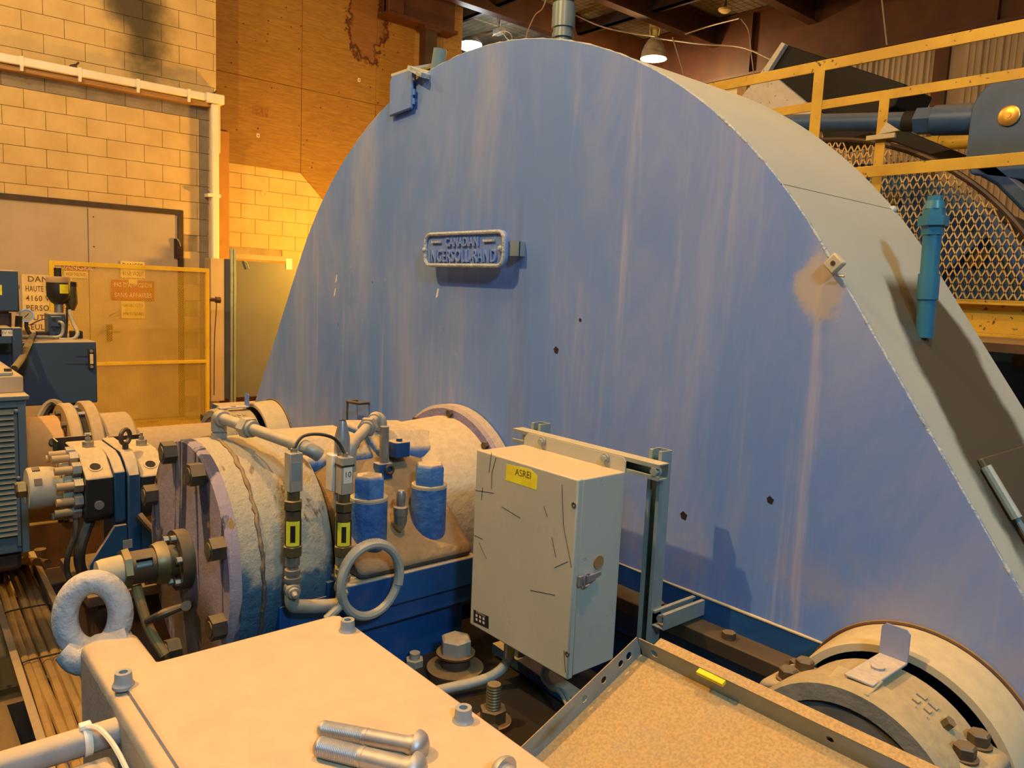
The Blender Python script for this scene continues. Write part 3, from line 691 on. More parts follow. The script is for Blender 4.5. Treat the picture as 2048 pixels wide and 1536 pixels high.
# grab handle low on the face
hp = [W(x, y, Y=D-.05) for x, y in ((695, 803), (718, 807), (717, 848), (694, 845))]
MB().tube([hp[0]+V(0, .05, 0), hp[0], hp[1], hp[1]+V(0, .05, 0)], .007, 8).tube([hp[0], hp[3], hp[3]+V(0, .05, 0)], .005, 8).tube([hp[3], hp[2]], .004, 8).build('grab_handle', M['nutrust'], gg)
# paint nicks
for px, py, s in ((1367, 1031, .012), (1540, 1000, .010), (1160, 640, .006), (1112, 700, .012)):
    p = W(px, py, Y=D-.0008); MB().prism([p+V(-s, 0, .2*s), p+V(-.2*s, 0, s), p+V(s, 0, .3*s), p+V(.6*s, 0, -s), p+V(-.5*s, 0, -.8*s)], (0, .002, 0)).build('paint_nick', M['inkblack'], gg)
for px, py in ((672, 558), (669, 585), (874, 587)):
    p = W(px, py, Y=D-.0008); MB().prism([p+V(-.010, 0, -.02), p+V(.004, 0, -.012), p+V(.012, 0, .02), p+V(.002, 0, .018)], (0, .002, 0)).build('paint_nick', M['inkwhite'], gg)
# ---- lower case below the bead
lc = thing('gear_case_base', 'dark blue lower gear case with a dusty ledge under the arched guard', 'gear case', (-2.3, 2.0, -3.3))
MB().box(-4.9, 1.4, D-.002, DB, -.875, ZB).build('upper_strip', M['blue'], lc)
MB().box(-4.9, -2.73, D-.075, DB, -.905, -.862).build('ledge', M['ledge'], lc, bevel=.004)
MB().box(-1.83, 1.4, D-.075, DB, -.905, -.862).build('ledge', M['ledge'], lc, bevel=.004)
MB().box(-4.9, 1.4, D-.03, DB, -3.3, -.905).build('side_wall', M['blue'], lc)
MB().box(-4.9, 1.4, D-.036, D-.03, -1.0, -.992).build('seam_line', M['frame'], lc)
for x in (-1.28, -1.05, -.86, -2.9, -3.3):
    MB().hexn((x, D-.045, -.862), (x, D-.045, -.845), .018).build('ledge_bolt', M['nutrust'], lc)
# ---- pinion opening rings
def pinion_ring(x, lab, z=-.940):
    r = thing('pinion_ring', lab, 'ring', (x, D, z-.27), 'pinion opening rings')
    MB().lathe((x, 0, z), (0, 1, 0), [(D-.118, .226), (D-.118, .242), (D-.112, .246), (D-.06, .252), (D+.0, .256), (D+.0, .24), (D-.10, .226)], 72, True).build('ring_shell', M['ringtan'], r)
    MB().torus((x, D-.002, z), (0, 1, 0), .258, .006, 72, 8).build('ring_weld', M['rust'], r)
    MB().lathe((x, 0, z), (0, 1, 0), [(D-.012, .24), (D-.012, .001)], 48).build('inner_disc', M['blue'], r)
pinion_ring(-.604, 'cream steel ring around the near pinion bearing at the right')
pinion_ring(-3.955, 'cream steel ring around the far pinion bearing at the left', -.905)
def hexbolt(mb, p, ax, r, h, wash=True):
    p, ax = Vector(p), Vector(ax).normalized()
    if wash: mb.cyl(p, p+ax*h*.15, r*1.25, n=16)
    mb.lathe(p, ax, [(h*.12, r), (h*.85, r), (h, r*.82), (h, 0)], 6); return mb
# ---- near pillow block
def pillow(x, z, yo, lab, small=False):
    b = thing('pinion_bearing', lab, 'bearing', (x, 1.45+yo, z-.4), 'pinion pillow bearings')
    y = lambda v: v+yo
    MB().lathe((x, 0, z), (0, 1, 0), [(y(1.395), .185), (y(1.395), .218), (y(1.405), .226), (y(1.46), .226), (y(1.46), .185)], 64, True).build('bearing_cap', M['bearing'], b)
    MB().lathe((x, 0, z), (0, 1, 0), [(y(1.43), .185), (y(1.43), .214), (y(1.58), .214), (y(1.58), .17)], 64, True).build('cap_body', M['bearing'], b)
    sh = MB()
    for s in (-1, 1):
        sh.prism([(x+s*.09, y(1.445), z+.195), (x+s*.15, y(1.445), z+.150), (x+s*.215, y(1.445), z+.135), (x+s*.222, y(1.445), z+.12), (x+s*.222, y(1.445), z-.35), (x+s*.09, y(1.445), z-.35)], (0, .135, 0))
    sh.build('housing_shoulder', M['bearing'], b, bevel=.010)
    MB().lathe((x, 0, z), (0, 1, 0), [(y(1.402), .130), (y(1.402), .187), (y(1.43), .187), (y(1.43), .13)], 64, True).build('seal_face', M['seal'], b)
    MB().lathe((x, 0, z), (0, 1, 0), [(y(1.404), .112), (y(1.404), .132), (y(1.45), .132), (y(1.45), .112)], 64, True).build('seal_ring', M['gold'], b)
    MB().lathe((x, 0, z), (0, 1, 0), [(y(1.425), .112), (y(1.425), 0)], 32).build('shaft_end', M['gold'], b)
    for s in (-1, 1):
        for yy in (1.480, 1.548): hexbolt(MB(), (x+s*.172, y(yy), z+.142), (0, 0, 1), .0195, .027).build('cap_bolt', M['nutrust'], b)
    # trimmed boss and name pads on top
    MB().prism([(x-.060, y(1.40), z+.206), (x+.03, y(1.40), z+.216), (x+.03, y(1.46), z+.226), (x-.060, y(1.46), z+.222)], (0, 0, .008)).build('top_boss', M['bearing'], b, bevel=.003)
    bk = MB().prism([(x-.030, y(1.425), z+.228), (x+.026, y(1.425), z+.228), (x+.026, y(1.575), z+.228), (x-.030, y(1.575), z+.228)], (0, 0, .006)).build('sensor_bracket', M['eye'], b, bevel=.002)
    MB().prism([(x-.030, y(1.572), z+.232), (x+.026, y(1.572), z+.232), (x+.026, y(1.572), z+.292), (x+.018, y(1.572), z+.300), (x-.022, y(1.572), z+.300), (x-.030, y(1.572), z+.292)], (0, .004, 0)).build('bracket_tab', M['face'], bk)
    MB().cyl((x, y(1.50), z+.233), (x, y(1.50), z+.239), .013, n=14).build('bracket_screw', M['eye'], bk)
    for i in range(2):
        for j in range(3):
            th = .36+.11*i; tn = V(math.cos(th), 0, -math.sin(th)); rn = V(math.sin(th), 0, math.cos(th))
            MB().obox(V(x, y(1.475+j*.026), z)+rn*.214, tn*(.0085 if j != 1 else .006), V(0, .007, 0), rn*.0035).build('cast_numeral', M['bearing'], b)
    MB().hexn((x+.125, y(1.51), z+.170), (x+.136, y(1.51), z+.185), .011).build('grease_plug', M['brass'], b)
    return b
pillow(-.606, -.938, 0, 'grey pillow bearing with hex bolts inside the right hand ring')
pillow(-3.965, -.905, 0, 'dusty pillow bearing beside the far ring at the left')
# ================================================================ main bearing
AX, AZ = -2.285, -.832
mbg = thing('main_bearing', 'dusty cast main shaft bearing with bolted end cover before the blue guard', 'bearing', (AX, 1.2, -3.3))
dr = MB().lathe((AX, 0, AZ), (0, 1, 0), [(.755, .30), (.755, .350), (.80, .352), (.88, .350), (.94, .352), (1.00, .348), (1.03, .335), (1.03, .28)], 96, True).build('drum_shell', M['drum'], mbg)
MB().tube([(AX+.352*math.cos(2*PI*i/150), .815+random.uniform(-.003, .003), AZ+.352*math.sin(2*PI*i/150)) for i in range(150)], [random.uniform(.004, .008) for i in range(150)], 7, closed=True).build('weld_bead', M['cast'], dr, ang=80)
ec = MB().lathe((AX, 0, AZ), (0, 1, 0), [(.725, 0), (.725, .346), (.732, .352), (.756, .352), (.756, 0)], 96).build('end_cover', M['cover'], mbg)
for k, (px, py) in enumerate(((336, 911), (390, 946), (304, 1001), (432, 1098), (431, 1252), (346, 1276), (300, 1150))):
    q_ = W(px, py, Y=.705); a = math.atan2(q_.z-AZ, q_.x-AX)
    p = V(AX+.318*math.cos(a), .725, AZ+.318*math.sin(a))
    nt = MB().hexn(p, p+V(0, -.038, 0), .034, ph=a).build('cover_nut', M['nutrust'], mbg)
    MB().cyl(p+V(0, -.036, 0), p+V(0, -.040, 0), .021, n=16).build('stud_end', M['brass'], nt)
for a in (.35, -.25, 1.0, 2.6):
    p = V(AX+.335*math.cos(a), .7245, AZ+.335*math.sin(a)); MB().cyl(p, p+V(0, -.002, 0), .008, n=10).build('dowel_hole', M['inkblack'], mbg)
MB().lathe((AX, 0, AZ), (0, 1, 0), [(1.00, .27), (1.00, .30), (1.08, .30), (1.08, .27)], 64, True).build('shaft_collar', M['blue'], mbg)
# split pillow cap with hex topped bosses
cp = MB().lathe((AX, 0, AZ), (0, 1, 0), [(1.05, .20), (1.05, .305), (1.09, .325), (1.38, .325), (1.46, .30), (1.46, .2)], 64, True).build('bearing_cap', M['cast'], mbg)
MB().prism([(AX+.10, 1.06, AZ+.30), (AX+.40, 1.06, AZ+.055), (AX+.44, 1.06, AZ+.03), (AX+.44, 1.06, AZ-.005), (AX-.44, 1.06, AZ-.005), (AX-.44, 1.06, AZ+.03), (AX-.10, 1.06, AZ+.30)], (0, .40, 0)).build('cap_skirt', M['cast'], mbg, bevel=.02)
MB().box(AX-.445, AX+.445, 1.02, 1.475, AZ-.10, AZ-.005).build('base_flange', M['blue'], mbg, bevel=.006)
MB().box(AX-.43, AX+.43, 1.03, 1.465, AZ-.16, AZ-.10).build('base_flange', M['blue'], mbg, bevel=.006)
MB().box(AX-.41, AX+.40, 1.04, 1.455, -3.3, AZ-.16).build('pedestal', M['blue'], mbg)
MB().lathe((AX, 0, AZ), (0, 1, 0), [(1.42, .2), (1.42, .30), (1.50, .345), (1.69, .358), (1.69, .2)], 64, True).build('neck', M['neck'], mbg)
ff = MB().lathe((AX, 0, AZ), (0, 1, 0), [(1.665, .3), (1.665, .385), (1.675, .398), (1.715, .398), (1.715, .3)], 72, True).build('face_flange', M['purpleblue'], mbg)
for k in range(10):
    a = 2*PI*k/10+.27; p = V(AX+.372*math.cos(a), 1.666, AZ+.372*math.sin(a))
    MB().hexn(p, p+V(0, -.016, 0), .014).build('flange_bolt', M['nutrust'], mbg)
def boss(px, py, zt, lab=None):
    p = W(px, py, X=AX+.345)
    x, y = p.x, p.y
    b = MB().lathe((x, y, 0), (0, 0, 1), [(AZ+.00, .040), (AZ+.04, .055), (zt-.045, .055), (zt-.04, .045), (zt-.04, 0)], 28).build('bolt_boss', M['bluemid'], mbg)
    MB().cyl((x, y, zt-.042), (x, y, zt-.036), .055, n=28).build('washer', M['ringtan'], b)
    MB().lathe((x, y, 0), (0, 0, 1), [(zt-.036, .048), (zt+.018, .048), (zt+.028, .040), (zt+.028, 0)], 6).build('hex_head', M['bluemid'], b)
boss(738, 1000, -.585); boss(858, 985, -.575)
# relief valve on the cap
p = W(800, 1062, X=AX+.37)
MB().lathe(p, (0, 0, 1), [(0, .006), (.01, .014), (.03, .020), (.05, .020), (.05, .022), (.075, .022), (.078, .013), (.085, .013), (.115, .014), (.125, .010), (.125, 0)], 12).build('relief_valve', M['steel'], mbg)
# long dusty cover on top and bracket blocks
tz = AZ+.325
tc = [(AX-.12, 1.0, tz-.05), (AX+.17, 1.0, tz-.075), (AX+.17, 1.0, tz-.035), (AX+.10, 1.0, tz+.018), (AX-.11, 1.0, tz+.022)]
MB().prism(tc, (0, .26, -.004)).build('top_cover', M['bluemid'], mbg, bevel=.016)
MB().prism([(a, 1.27, c+.012) for a, b, c in tc], (0, .25, -.02)).build('top_cover', M['bluemid'], mbg, bevel=.016)
q = W(745, 905, X=AX+.20)
q = W(800, 893, X=AX+.20); MB().box(q.x-.03, q.x+.03, q.y-.035, q.y+.02, q.z-.03, q.z+.02).build('pipe_bracket', M['blue'], mbg, bevel=.003)
q2 = W(765, 925, X=AX+.22); MB().box(q2.x-.02, q2.x+.02, q2.y-.022, q2.y+.026, q2.z-.05, q2.z+.0).build('pipe_bracket', M['blue'], mbg, bevel=.003)
MB().torus(q2+V(.024, .012, -.02), (1, 0, 0), .013, .005, 18, 8).build('lug_eye', M['nutrust'], mbg)
MB().cyl(q+V(.01, -.01, .02), q+V(.01, -.01, .030), .011, n=6).build('bracket_bolt', M['blue'], mbg)
MB().cyl(q2+V(0, .005, 0), q2+V(0, .005, .115), .016, .014, n=16).build('stub_post', M['steel'], mbg)
# side skirt below the drum
MB().prism([(AX+.02, 1.0, AZ-.05), (AX+.36, 1.0, AZ-.02), (AX+.36, 1.0, -1.7), (AX+.02, 1.0, -1.7)], (0, .04, 0)).build('web_plate', M['blue'], mbg)
MB().prism([(AX+.30, .86, AZ-.10), (AX+.352, .86, AZ-.06), (AX+.352, .86, -1.5), (AX+.30, .86, -1.5)], (0, .16, 0)).build('skirt_plate', M['blue'], mbg, bevel=.004)
# ---- encoder on the shaft end
en = thing('shaft_encoder', 'oily pipe shaped shaft encoder bolted to the bearing end cover', 'encoder', (AX, .6, AZ-.06))
MB().lathe((AX, 0, AZ), (0, 1, 0), [(.690, .05), (.690, .088), (.724, .088), (.724, .05)], 40, True).build('mount_flange', M['nutrust'], en)
for k in range(6):
    a = 2*PI*k/6+.3; p = V(AX+.072*math.cos(a), .690, AZ+.072*math.sin(a)); MB().hexn(p, p+V(0, -.014, 0), .010).build('flange_nut', M['steel'], en)
MB().lathe((AX, 0, AZ), (0, 1, 0), [(.66, .046), (.692, .046), (.692, .03), (.66, .03)], 32, True).build('adapter', M['nutrust'], en)
MB().lathe((AX, 0, AZ), (0, 1, 0), [(.632, .03), (.632, .056), (.648, .062), (.665, .062), (.665, .03)], 32, True).build('clamp_flange', M['brass'], en)
sl = MB()
for a0, a1 in ((.62, 2.35), (2.95, 6.72)):
    sl.lathe((AX, 0, AZ), (0, 1, 0), [(.565, .042), (.565, .047), (.634, .047), (.634, .042)], 28, True, a0=a0, a1=a1)
sl.lathe((AX, 0, AZ), (0, 1, 0), [(.565, .042), (.565, .047), (.578, .047), (.578, .042)], 32, True).lathe((AX, 0, AZ), (0, 1, 0), [(.622, .042), (.622, .047), (.636, .047), (.636, .042)], 32, True)
sl.build('slotted_sleeve', M['nutrust'], en)
MB().cyl((AX, .56, AZ), (AX, .64, AZ), .018, n=16).build('inner_shaft', M['steel'], en)
MB().lathe((AX, 0, AZ), (0, 1, 0), [(.548, .03), (.548, .058), (.566, .060), (.566, .03)], 8, True).build('clamp_flange', M['brass'], en)
MB().lathe((AX, 0, AZ), (0, 1, 0), [(.485, 0), (.485, .036), (.50, .040), (.550, .043), (.550, 0)], 28).build('encoder_body', M['ringtan'], en)
# hose stub and small valve near the cover bottom
c0 = W(325, 1140, X=-2.26)
tag(MB().tube([W(272, 1170, X=-2.30), W(283, 1210, X=-2.28), W(300, 1260, X=-2.26), W(330, 1310, X=-2.22)], .014, 10, sub=5).build('cable', M['cable']), 'tan cable dropping from the encoder past the cover', 'cable')
lv = thing('drain_valve', 'oily brown valve lever sticking out low on the end cover', 'valve', W(345, 1235, Y=.68))
MB().tube([W(293, 1243, Y=.60), W(330, 1226, Y=.64), W(372, 1210, Y=.70)], [.010, .013, .009], 10, sub=5).build('lever', M['nutrust'], lv)
MB().cyl(W(372, 1212, Y=.69), W(380, 1210, Y=.73), .014, n=12).build('valve_stem', M['nutrust'], lv)
# ---- oil piping with sight glasses
oil = thing('oil_line', 'galvanised oil line with unions and two sight glass drops', 'pipework', (AX+.40, .95, AZ-.10))
def P(x, y, X): return W(x, y, X=X)
e0 = V(AX, .822, AZ+.345); e1 = V(AX, .822, AZ+.395)
c1 = P(592, 889, -1.93)
s1x, s1y, s2y = -1.88, .872, 1.022
MB().cyl(e0, e1, .018, n=16).build('pipe', M['pipe'], oil)
MB().lathe(e0+V(0, 0, .005), (0, 0, 1), [(0, .018), (0, .024), (.02, .024), (.02, .018)], 8).build('hex_nut', M['pipe'], oil)
el = e1+V(0, 0, .012)
MB().tube([el+V(0, 0, -.032), el+V(0, 0, -.005), el+V(.010, 0, .010), el+V(.038, .0, .010)], .0225, 14, sub=4).build('elbow', M['pipe'], oil)
pst = el+V(.03, 0, .010); d1_ = c1-pst; dn = d1_.normalized()
MB().cyl(pst, c1, .0165, n=16).build('pipe', M['pipe'], oil)
um = pst+d1_*.36
MB().cyl(um-dn*.026, um+dn*.026, .024, n=16).hexn(um-dn*.014, um+dn*.014, .031).build('union', M['pipe'], oil)
MB().cyl(c1-dn*.012, c1+dn*.035, .021, n=16).build('pipe_collar', M['pipe'], oil)
MB().tube([c1+dn*.03, c1+dn*.05+V(0, .01, -.005), c1+dn*.055+V(0, .03, -.02)], .019, 12, sub=4).build('elbow', M['pipe'], oil)
t2 = P(700, 893, -1.94); p3 = P(752, 836, AX+.10)
MB().cyl(t2, p3, .0165, n=16).build('pipe', M['pipe'], oil)
d3 = (p3-t2); u3 = t2+d3*.66; d3n = d3.normalized()
MB().cyl(u3-d3n*.024, u3+d3n*.024, .023, n=16).hexn(u3-d3n*.012, u3+d3n*.013, .031).build('union', M['pipe'], oil)
MB().tube([p3-d3n*.03, p3, p3+V(.004, .014, -.010), p3+V(.004, .016, -.04)], .0215, 14, sub=4).build('elbow', M['pipe'], oil)
MB().cyl(p3+V(.004, .016, -.035), p3+V(.004, .016, -.16), .0155, n=14).build('pipe', M['pipe'], oil)
MB().tube([t2+d3n*.03, t2, t2+V(.006, -.006, -.03), t2+V(.006, -.006, -.07)], .0215, 14, sub=4).build('elbow', M['pipe'], oil)
KS = .80
def sight(y, ztop, bx):
    x = s1x; zz = lambda v: ztop-v*KS
    fs = MB().box(x-.018, x+.018, y-.018, y+.018, zz(.130), ztop).build('flow_switch', M['silver'], oil, bevel=.002)
    MB().box(x+.018, x+.0188, y-.013, y+.013, zz(.09), zz(.03)).build('switch_label', M['galv'] if not bx else M['inkwhite'], fs)
    MB().cyl((x, y, ztop), (x, y, ztop+.010), .009, n=12).build('cable_gland', M['steel'], fs)
    if bx:
        text_mb('10', .022, (x+.0192, y, zz(.06)), (0, 1, 0), (0, 0, 1)).build('label_mark', M['inkblack'], fs)
        MB().box(x-.020, x+.020, y-.020, y+.020, zz(.032), zz(.026)).build('zip_tie', M['inkblack'], fs)
    L_ = lambda prof, n: MB().lathe((x, y, zz(.130)), (0, 0, -1), [(a*KS, r) for a, r in prof], n)
    L_([(0, 0), (0, .017), (.03, .017), (.03, .016)], 16).build('collar', M['brass'], oil)
    L_([(.03, .019), (.033, .025), (.062, .025), (.066, .019)], 6).build('hex_nut', M['brass'], oil)
    L_([(.066, .021), (.10, .021)], 16).build('collar', M['nutrust'], oil)
    sg = MB().cyl((x, y, zz(.228)), (x, y, zz(.312)), .0225, n=20).build('sight_glass', M['glass'], oil)
    for a in (-.55, .55):
        MB().lathe((x, y, zz(.312)), (0, 0, 1), [(0, .0226), (0, .0236), (.084*KS, .0236), (.084*KS, .0226)], 6, True, a0=1.12+a-.26, a1=1.12+a+.26).build('sight_label', M['label'], sg)
    for h0, h1 in ((0, .012), (.070, .084)):
        MB().lathe((x, y, zz(.312)), (0, 0, 1), [(h0*KS, .0227), (h0*KS, .0237), (h1*KS, .0237), (h1*KS, .0227)], 10, True, a0=.35, a1=1.89).build('sight_label', M['label'], sg)
    L_([(.185, .021), (.188, .0265), (.22, .0265), (.225, .019)], 6).build('hex_nut', M['brass'], oil)
    L_([(.225, .019), (.255, .019), (.257, .015), (.27, .015), (.27, .021), (.287, .021), (.287, .017), (.297, .017), (.297, .022), (.31, .022), (.31, .018), (.33, .018)], 16).build('pipe_fitting', M['steel'], oil)
    zb = zz(.130+.338)
    vb = MB().ball((x, y, zb), .024, 14).build('needle_valve', M['steel'], oil)
    MB().lathe((x+.010, y-.004, zb), (.9, -.2, -.12), [(0, .020), (.012, .020), (.012, .015), (.022, .015), (.022, .008), (.034, .008), (.038, .005), (.038, 0)], 12).build('valve_spindle', M['silver'], vb)
    return zb
zb1 = sight(s1y, -.450, False); zb2 = sight(s2y, -.478, True)
MB().tube([(s1x, s1y, zb1), (s1x, s1y, zb1-.04), (s1x, s1y+.02, zb1-.055), (s1x, s2y-.02, zb2-.05), (s1x, s2y, zb2-.035), (s1x, s2y, zb2)], .019, 14, sub=4).build('manifold_pipe', M['pipe'], oil)
# back box, chrome conduit beside the right sight glass
p = P(672, 945, -1.93)
jb = thing('junction_box', 'small white junction box with chrome conduit behind the right sight glass', 'box', p)
MB().box(p.x-.02, p.x+.02, p.y-.022, p.y+.022, p.z-.05, p.z+.055).build('box_body', M['inkwhite'], jb, bevel=.003)
MB().lathe(p+V(.01, .012, .0), (0, 0, -1), [(-.15, .010), (-.10, .022), (-.055, .022), (.05, .010), (.06, .022), (.10, .022), (.10, .014), (.42, .012), (.42, 0)], 14).build('conduit_fitting', M['zinc'], jb)
MB().lathe(p+V(.01, .012, .0), (0, 0, -1), [(.14, .0145), (.14, .0150), (.20, .0150), (.20, .0145)], 14, True).build('yellow_tag', M['label'], jb)
MB().lathe(p+V(.01, .012, .0), (0, 0, -1), [(.27, .0135), (.27, .0142), (.33, .0142), (.33, .0135)], 14, True).build('yellow_tag', M['label'], jb)
# cable loop between the two switches
tag(MB().tube([V(s1x, s1y, -.442), P(590, 893, -1.88), P(605, 873, -1.88), P(635, 868, -1.88), P(665, 875, -1.88), P(680, 890, -1.885), P(688, 905, -1.88), V(s1x, s2y, -.470)], .0048, 8, sub=6).build('sensor_cable', M['hose']), 'thin dark cable arching between the two flow switches', 'cable')
# coil of grey conduit
coil = MB(); cc = V(-1.80, 1.068, -.818)
pts = []
for i in range(220):
    i = i*56/219; a = PI*1.15-2*PI*1.62*i/56; r = .098+.004*math.sin(i*.2)
    pts.append(cc+V(.012*(i/56-.4), r*.93*math.cos(a), r*1.05*math.sin(a)))
pts = [cc+V(-.02, -.13, -.20), cc+V(-.01, -.125, -.08)]+pts
coil.tube(pts, [.0130 if k % 2 else .0121 for k in range(len(pts))], 9)
tag(coil.build('conduit_coil', M['greyconduit']), 'coiled grey flexible conduit hanging on the dark blue pedestal', 'conduit')
# ================================================================ disc brake
bk = thing('disc_brake', 'blue disc brake stand with black calipers and bolted spring pack', 'brake', (-3.15, .74, -1.8))
def calip(y0, y1, zo=0):
    q = [(-3.00, -.735), (-3.10, -.672), (-3.14, -.660), (-3.34, -.660), (-3.38, -.70), (-3.38, -.87), (-3.30, -.90), (-3.03, -.90), (-3.00, -.875)]
    return [(x, y0, z+zo) for x, z in q], (0, y1-y0, 0)
cl = MB().prism(*calip(.61, .70)).build('caliper_half', M['darkbox'], bk, bevel=.006)
cr = MB().prism(*calip(.79, .885, -.012)).build('caliper_half', M['darkbox'], bk, bevel=.006)
for (yy, par, zo) in ((.650, cl, 0), (.838, cr, -.012)):
    c = V(-3.048, yy, -.705+zo); nn = V(.533, 0, .846).normalized()
    MB().lathe(c, nn, [(-.01, .018), (.0025, .018), (.0025, .024), (-.01, .024)], 24, True).build('port_rim', M['darkbox'], par)
    MB().lathe(c, nn, [(.0015, .018), (.0015, 0)], 20).build('port_hole', M['inkblack'], par)
    MB().cyl((-2.999, yy, -.835+zo), (-2.994, yy, -.835+zo), .016, n=18).build('side_plug', M['zinc'], par)
    gp = V(-3.20, yy+.01, -.660+zo)
    MB().hexn(gp, gp+V(0, 0, .022), .020).cyl(gp+V(0, 0, .022), gp+V(0, 0, .036), .010, n=10).cyl(gp+V(0, 0, .036), gp+V(0, 0, .05), .006, n=8).build('grease_nipple', M['steel'], par)
    MB().box(-3.385, -3.378, yy-.07, yy+.06, -.70+zo, -.650+zo).box(-3.385, -3.30, yy-.075, yy-.07, -.70+zo, -.650+zo).build('rear_lip', M['darkbox'], par)
MB().prism([(-2.995, .70, -.72), (-3.06, .70, -.68), (-3.12, .70, -.665), (-3.34, .70, -.665), (-3.34, .70, -.93), (-3.03, .70, -.93), (-2.995, .70, -.90)], (0, .038, 0)).build('yoke_plate', M['shadedblue'], bk, bevel=.005)
ZS = -1.15
MB().prism([(-2.985, .742, -.735), (-3.02, .742, -.69), (-3.08, .742, -.66), (-3.36, .742, -.66), (-3.36, .742, ZS), (-2.985, .742, ZS)], (0, .045, 0)).build('stand_column', M['shadedblue'], bk, bevel=.006)
MB().prism([(-2.99, .738, -.92), (-2.99, .70, -.92), (-2.99, .615, -1.05), (-2.99, .60, ZS), (-2.99, .738, ZS)], (-.02, 0, 0)).build('gusset', M['shadedblue'], bk)
MB().prism([(-2.99, .788, -.92), (-2.99, .80, -.92), (-2.99, .90, -1.08), (-2.99, .90, ZS), (-2.99, .788, ZS)], (-.02, 0, 0)).build('gusset', M['shadedblue'], bk)
MB().box(-3.42, -2.94, .595, .93, ZS-.04, ZS).build('base_plate', M['rust'], bk, bevel=.004)
MB().box(-3.38, -3.0, .64, .90, -1.8, ZS-.04).build('pedestal', M['rust'], bk)
q = W(255, 1088, X=-2.985); MB().box(-2.985, -2.982, q.y-.016, q.y+.016, q.z-.016, q.z+.016).build('rating_tag', M['silver'], bk)
ey = V(-3.10, .765, -.612)
MB().torus(ey, (.75, .65, 0), .027, .0085, 24, 10).cyl(ey+V(0, 0, -.055), ey+V(0, 0, -.03), .011, n=10).build('lifting_eye', M['nutrust'], bk)
spx, spz = -3.16, -.785
sp = MB().lathe((spx, 0, spz), (0, 1, 0), [(.452, 0), (.452, .070), (.458, .075), (.50, .075), (.53, .072), (.545, .066), (.555, .066), (.555, .086), (.562, .090), (.615, .090), (.615, 0)], 40).build('spring_pack', M['ringtan'], bk)
hexbolt(MB(), (spx, .452, spz), (0, -1, 0), .030, .035, False).build('adjuster_bolt', M['brass'], sp)
for k in range(4):
    a = .5+k*PI/4; c = V(spx+.074*math.cos(a), .478, spz+.074*math.sin(a)); MB().obox(c, V(-math.sin(a), 0, math.cos(a))*.012, V(0, .012, 0), V(math.cos(a), 0, math.sin(a))*.004).build('spanner_slot', M['nutrust'], sp)
for k in range(8):
    a = math.radians(-80+30*k)
    c = V(spx+.112*math.cos(a), .61, spz+.112*math.sin(a)); 
    s_ = MB().cyl(c, c+V(0, -.085, 0), .0145, n=12).build('stud', M['tan'], bk)
    MB().hexn(c+V(0, -.002, 0), c+V(0, -.030, 0), .026, ph=a).build('stud_nut', M['steel'], s_)
# hoses of the brake
def hose(lab, pts, X, r, mat='hose', nm='hose'):
    tag(MB().tube([W(x, y, X=X+d) for x, y, d in pts], r, 10, sub=6).build(nm, M[mat]), lab, 'hose', 'hoses under the brake stand')
hose('thick dark hose hanging under the brake caliper', [(182, 1035, 0), (172, 1060, .02), (160, 1100, .03), (160, 1130, .0), (170, 1155, -.05)], -3.08, .019)
hose('thin dark hose left of the thick one under the brake', [(153, 1035, 0), (150, 1070, .02), (136, 1110, .02), (134, 1140, 0), (140, 1160, 0)], -3.08, .010)
hose('short black hose right of the brake stand', [(278, 1030, 0), (290, 1045, .02), (306, 1062, .04)], -2.95, .014)
# ================================================================ far drive train
cx, cz = -3.97, -.900
ds = thing('drive_coupling', 'tan flanged coupling and shaft joining the louvred motor to the far pinion', 'coupling', (cx, .95, cz-.29))
MB().lathe((cx, 0, cz), (0, 1, 0), [(.46, 0), (.46, .10), (.48, .115), (.50, .115), (.50, .205), (.515, .225), (.525, .235), (.69, .24), (.695, .235), (.695, 0)], 64).build('motor_hub', M['orange'], ds)
MB().cyl((cx+.185, .645, cz+.150), (cx+.195, .645, cz+.158), .018, n=14).build('set_screw', M['inkblack'], ds)
f1 = MB().lathe((cx, 0, cz), (0, 1, 0), [(.708, .15), (.708, .285), (.715, .292), (.751, .292), (.758, .285), (.758, .15)], 72, True).build('flange', M['tan'], ds)
for k in range(12):
    a = 2*PI*k/12; c = V(cx+.25*math.cos(a), .708, cz+.25*math.sin(a)); MB().hexn(c, c+V(0, -.02, 0), .014).build('flange_bolt', M['nutrust'], f1)
MB().lathe((cx, 0, cz), (0, 1, 0), [(.755, .15), (.755, .26), (.80, .26), (.80, .15)], 64, True).build('spacer', M['inkblack'], ds)
for k in range(12):
    a = 2*PI*k/12+.2; c = V(cx+.268*math.cos(a), .762, cz+.268*math.sin(a)); MB().cyl(c, c+V(0, .03, 0), .010, n=8).build('coupling_pin', M['steel'], ds)
MB().lathe((cx, 0, cz), (0, 1, 0), [(.790, .15), (.790, .292), (.796, .298), (.834, .298), (.841, .29), (.841, .15)], 72, True).build('flange', M['tan'], ds)
MB().lathe((cx, 0, cz), (0, 1, 0), [(.855, .1), (.855, .225), (.86, .235), (.985, .235), (.995, .225), (.995, .1)], 64, True).build('pinion_hub', M['tan'], ds)
MB().cyl((cx, .70, cz), (cx, 1.42, cz), .152, n=48).build('shaft', M['tan'], ds)
tag(MB().tube([V(-4.6, .50, -1.79), V(-4.56, .56, -1.3), W(68, 880, X=-4.5), W(76, 845, X=-4.55), W(92, 815, X=-4.6), W(108, 806, X=-4.6), W(122, 815, X=-4.55), W(138, 845, X=-4.5)], .022, 10, sub=6).build('hose', M['hose']), 'dark hose arching behind the coupling under the hydraulic tank', 'hose')
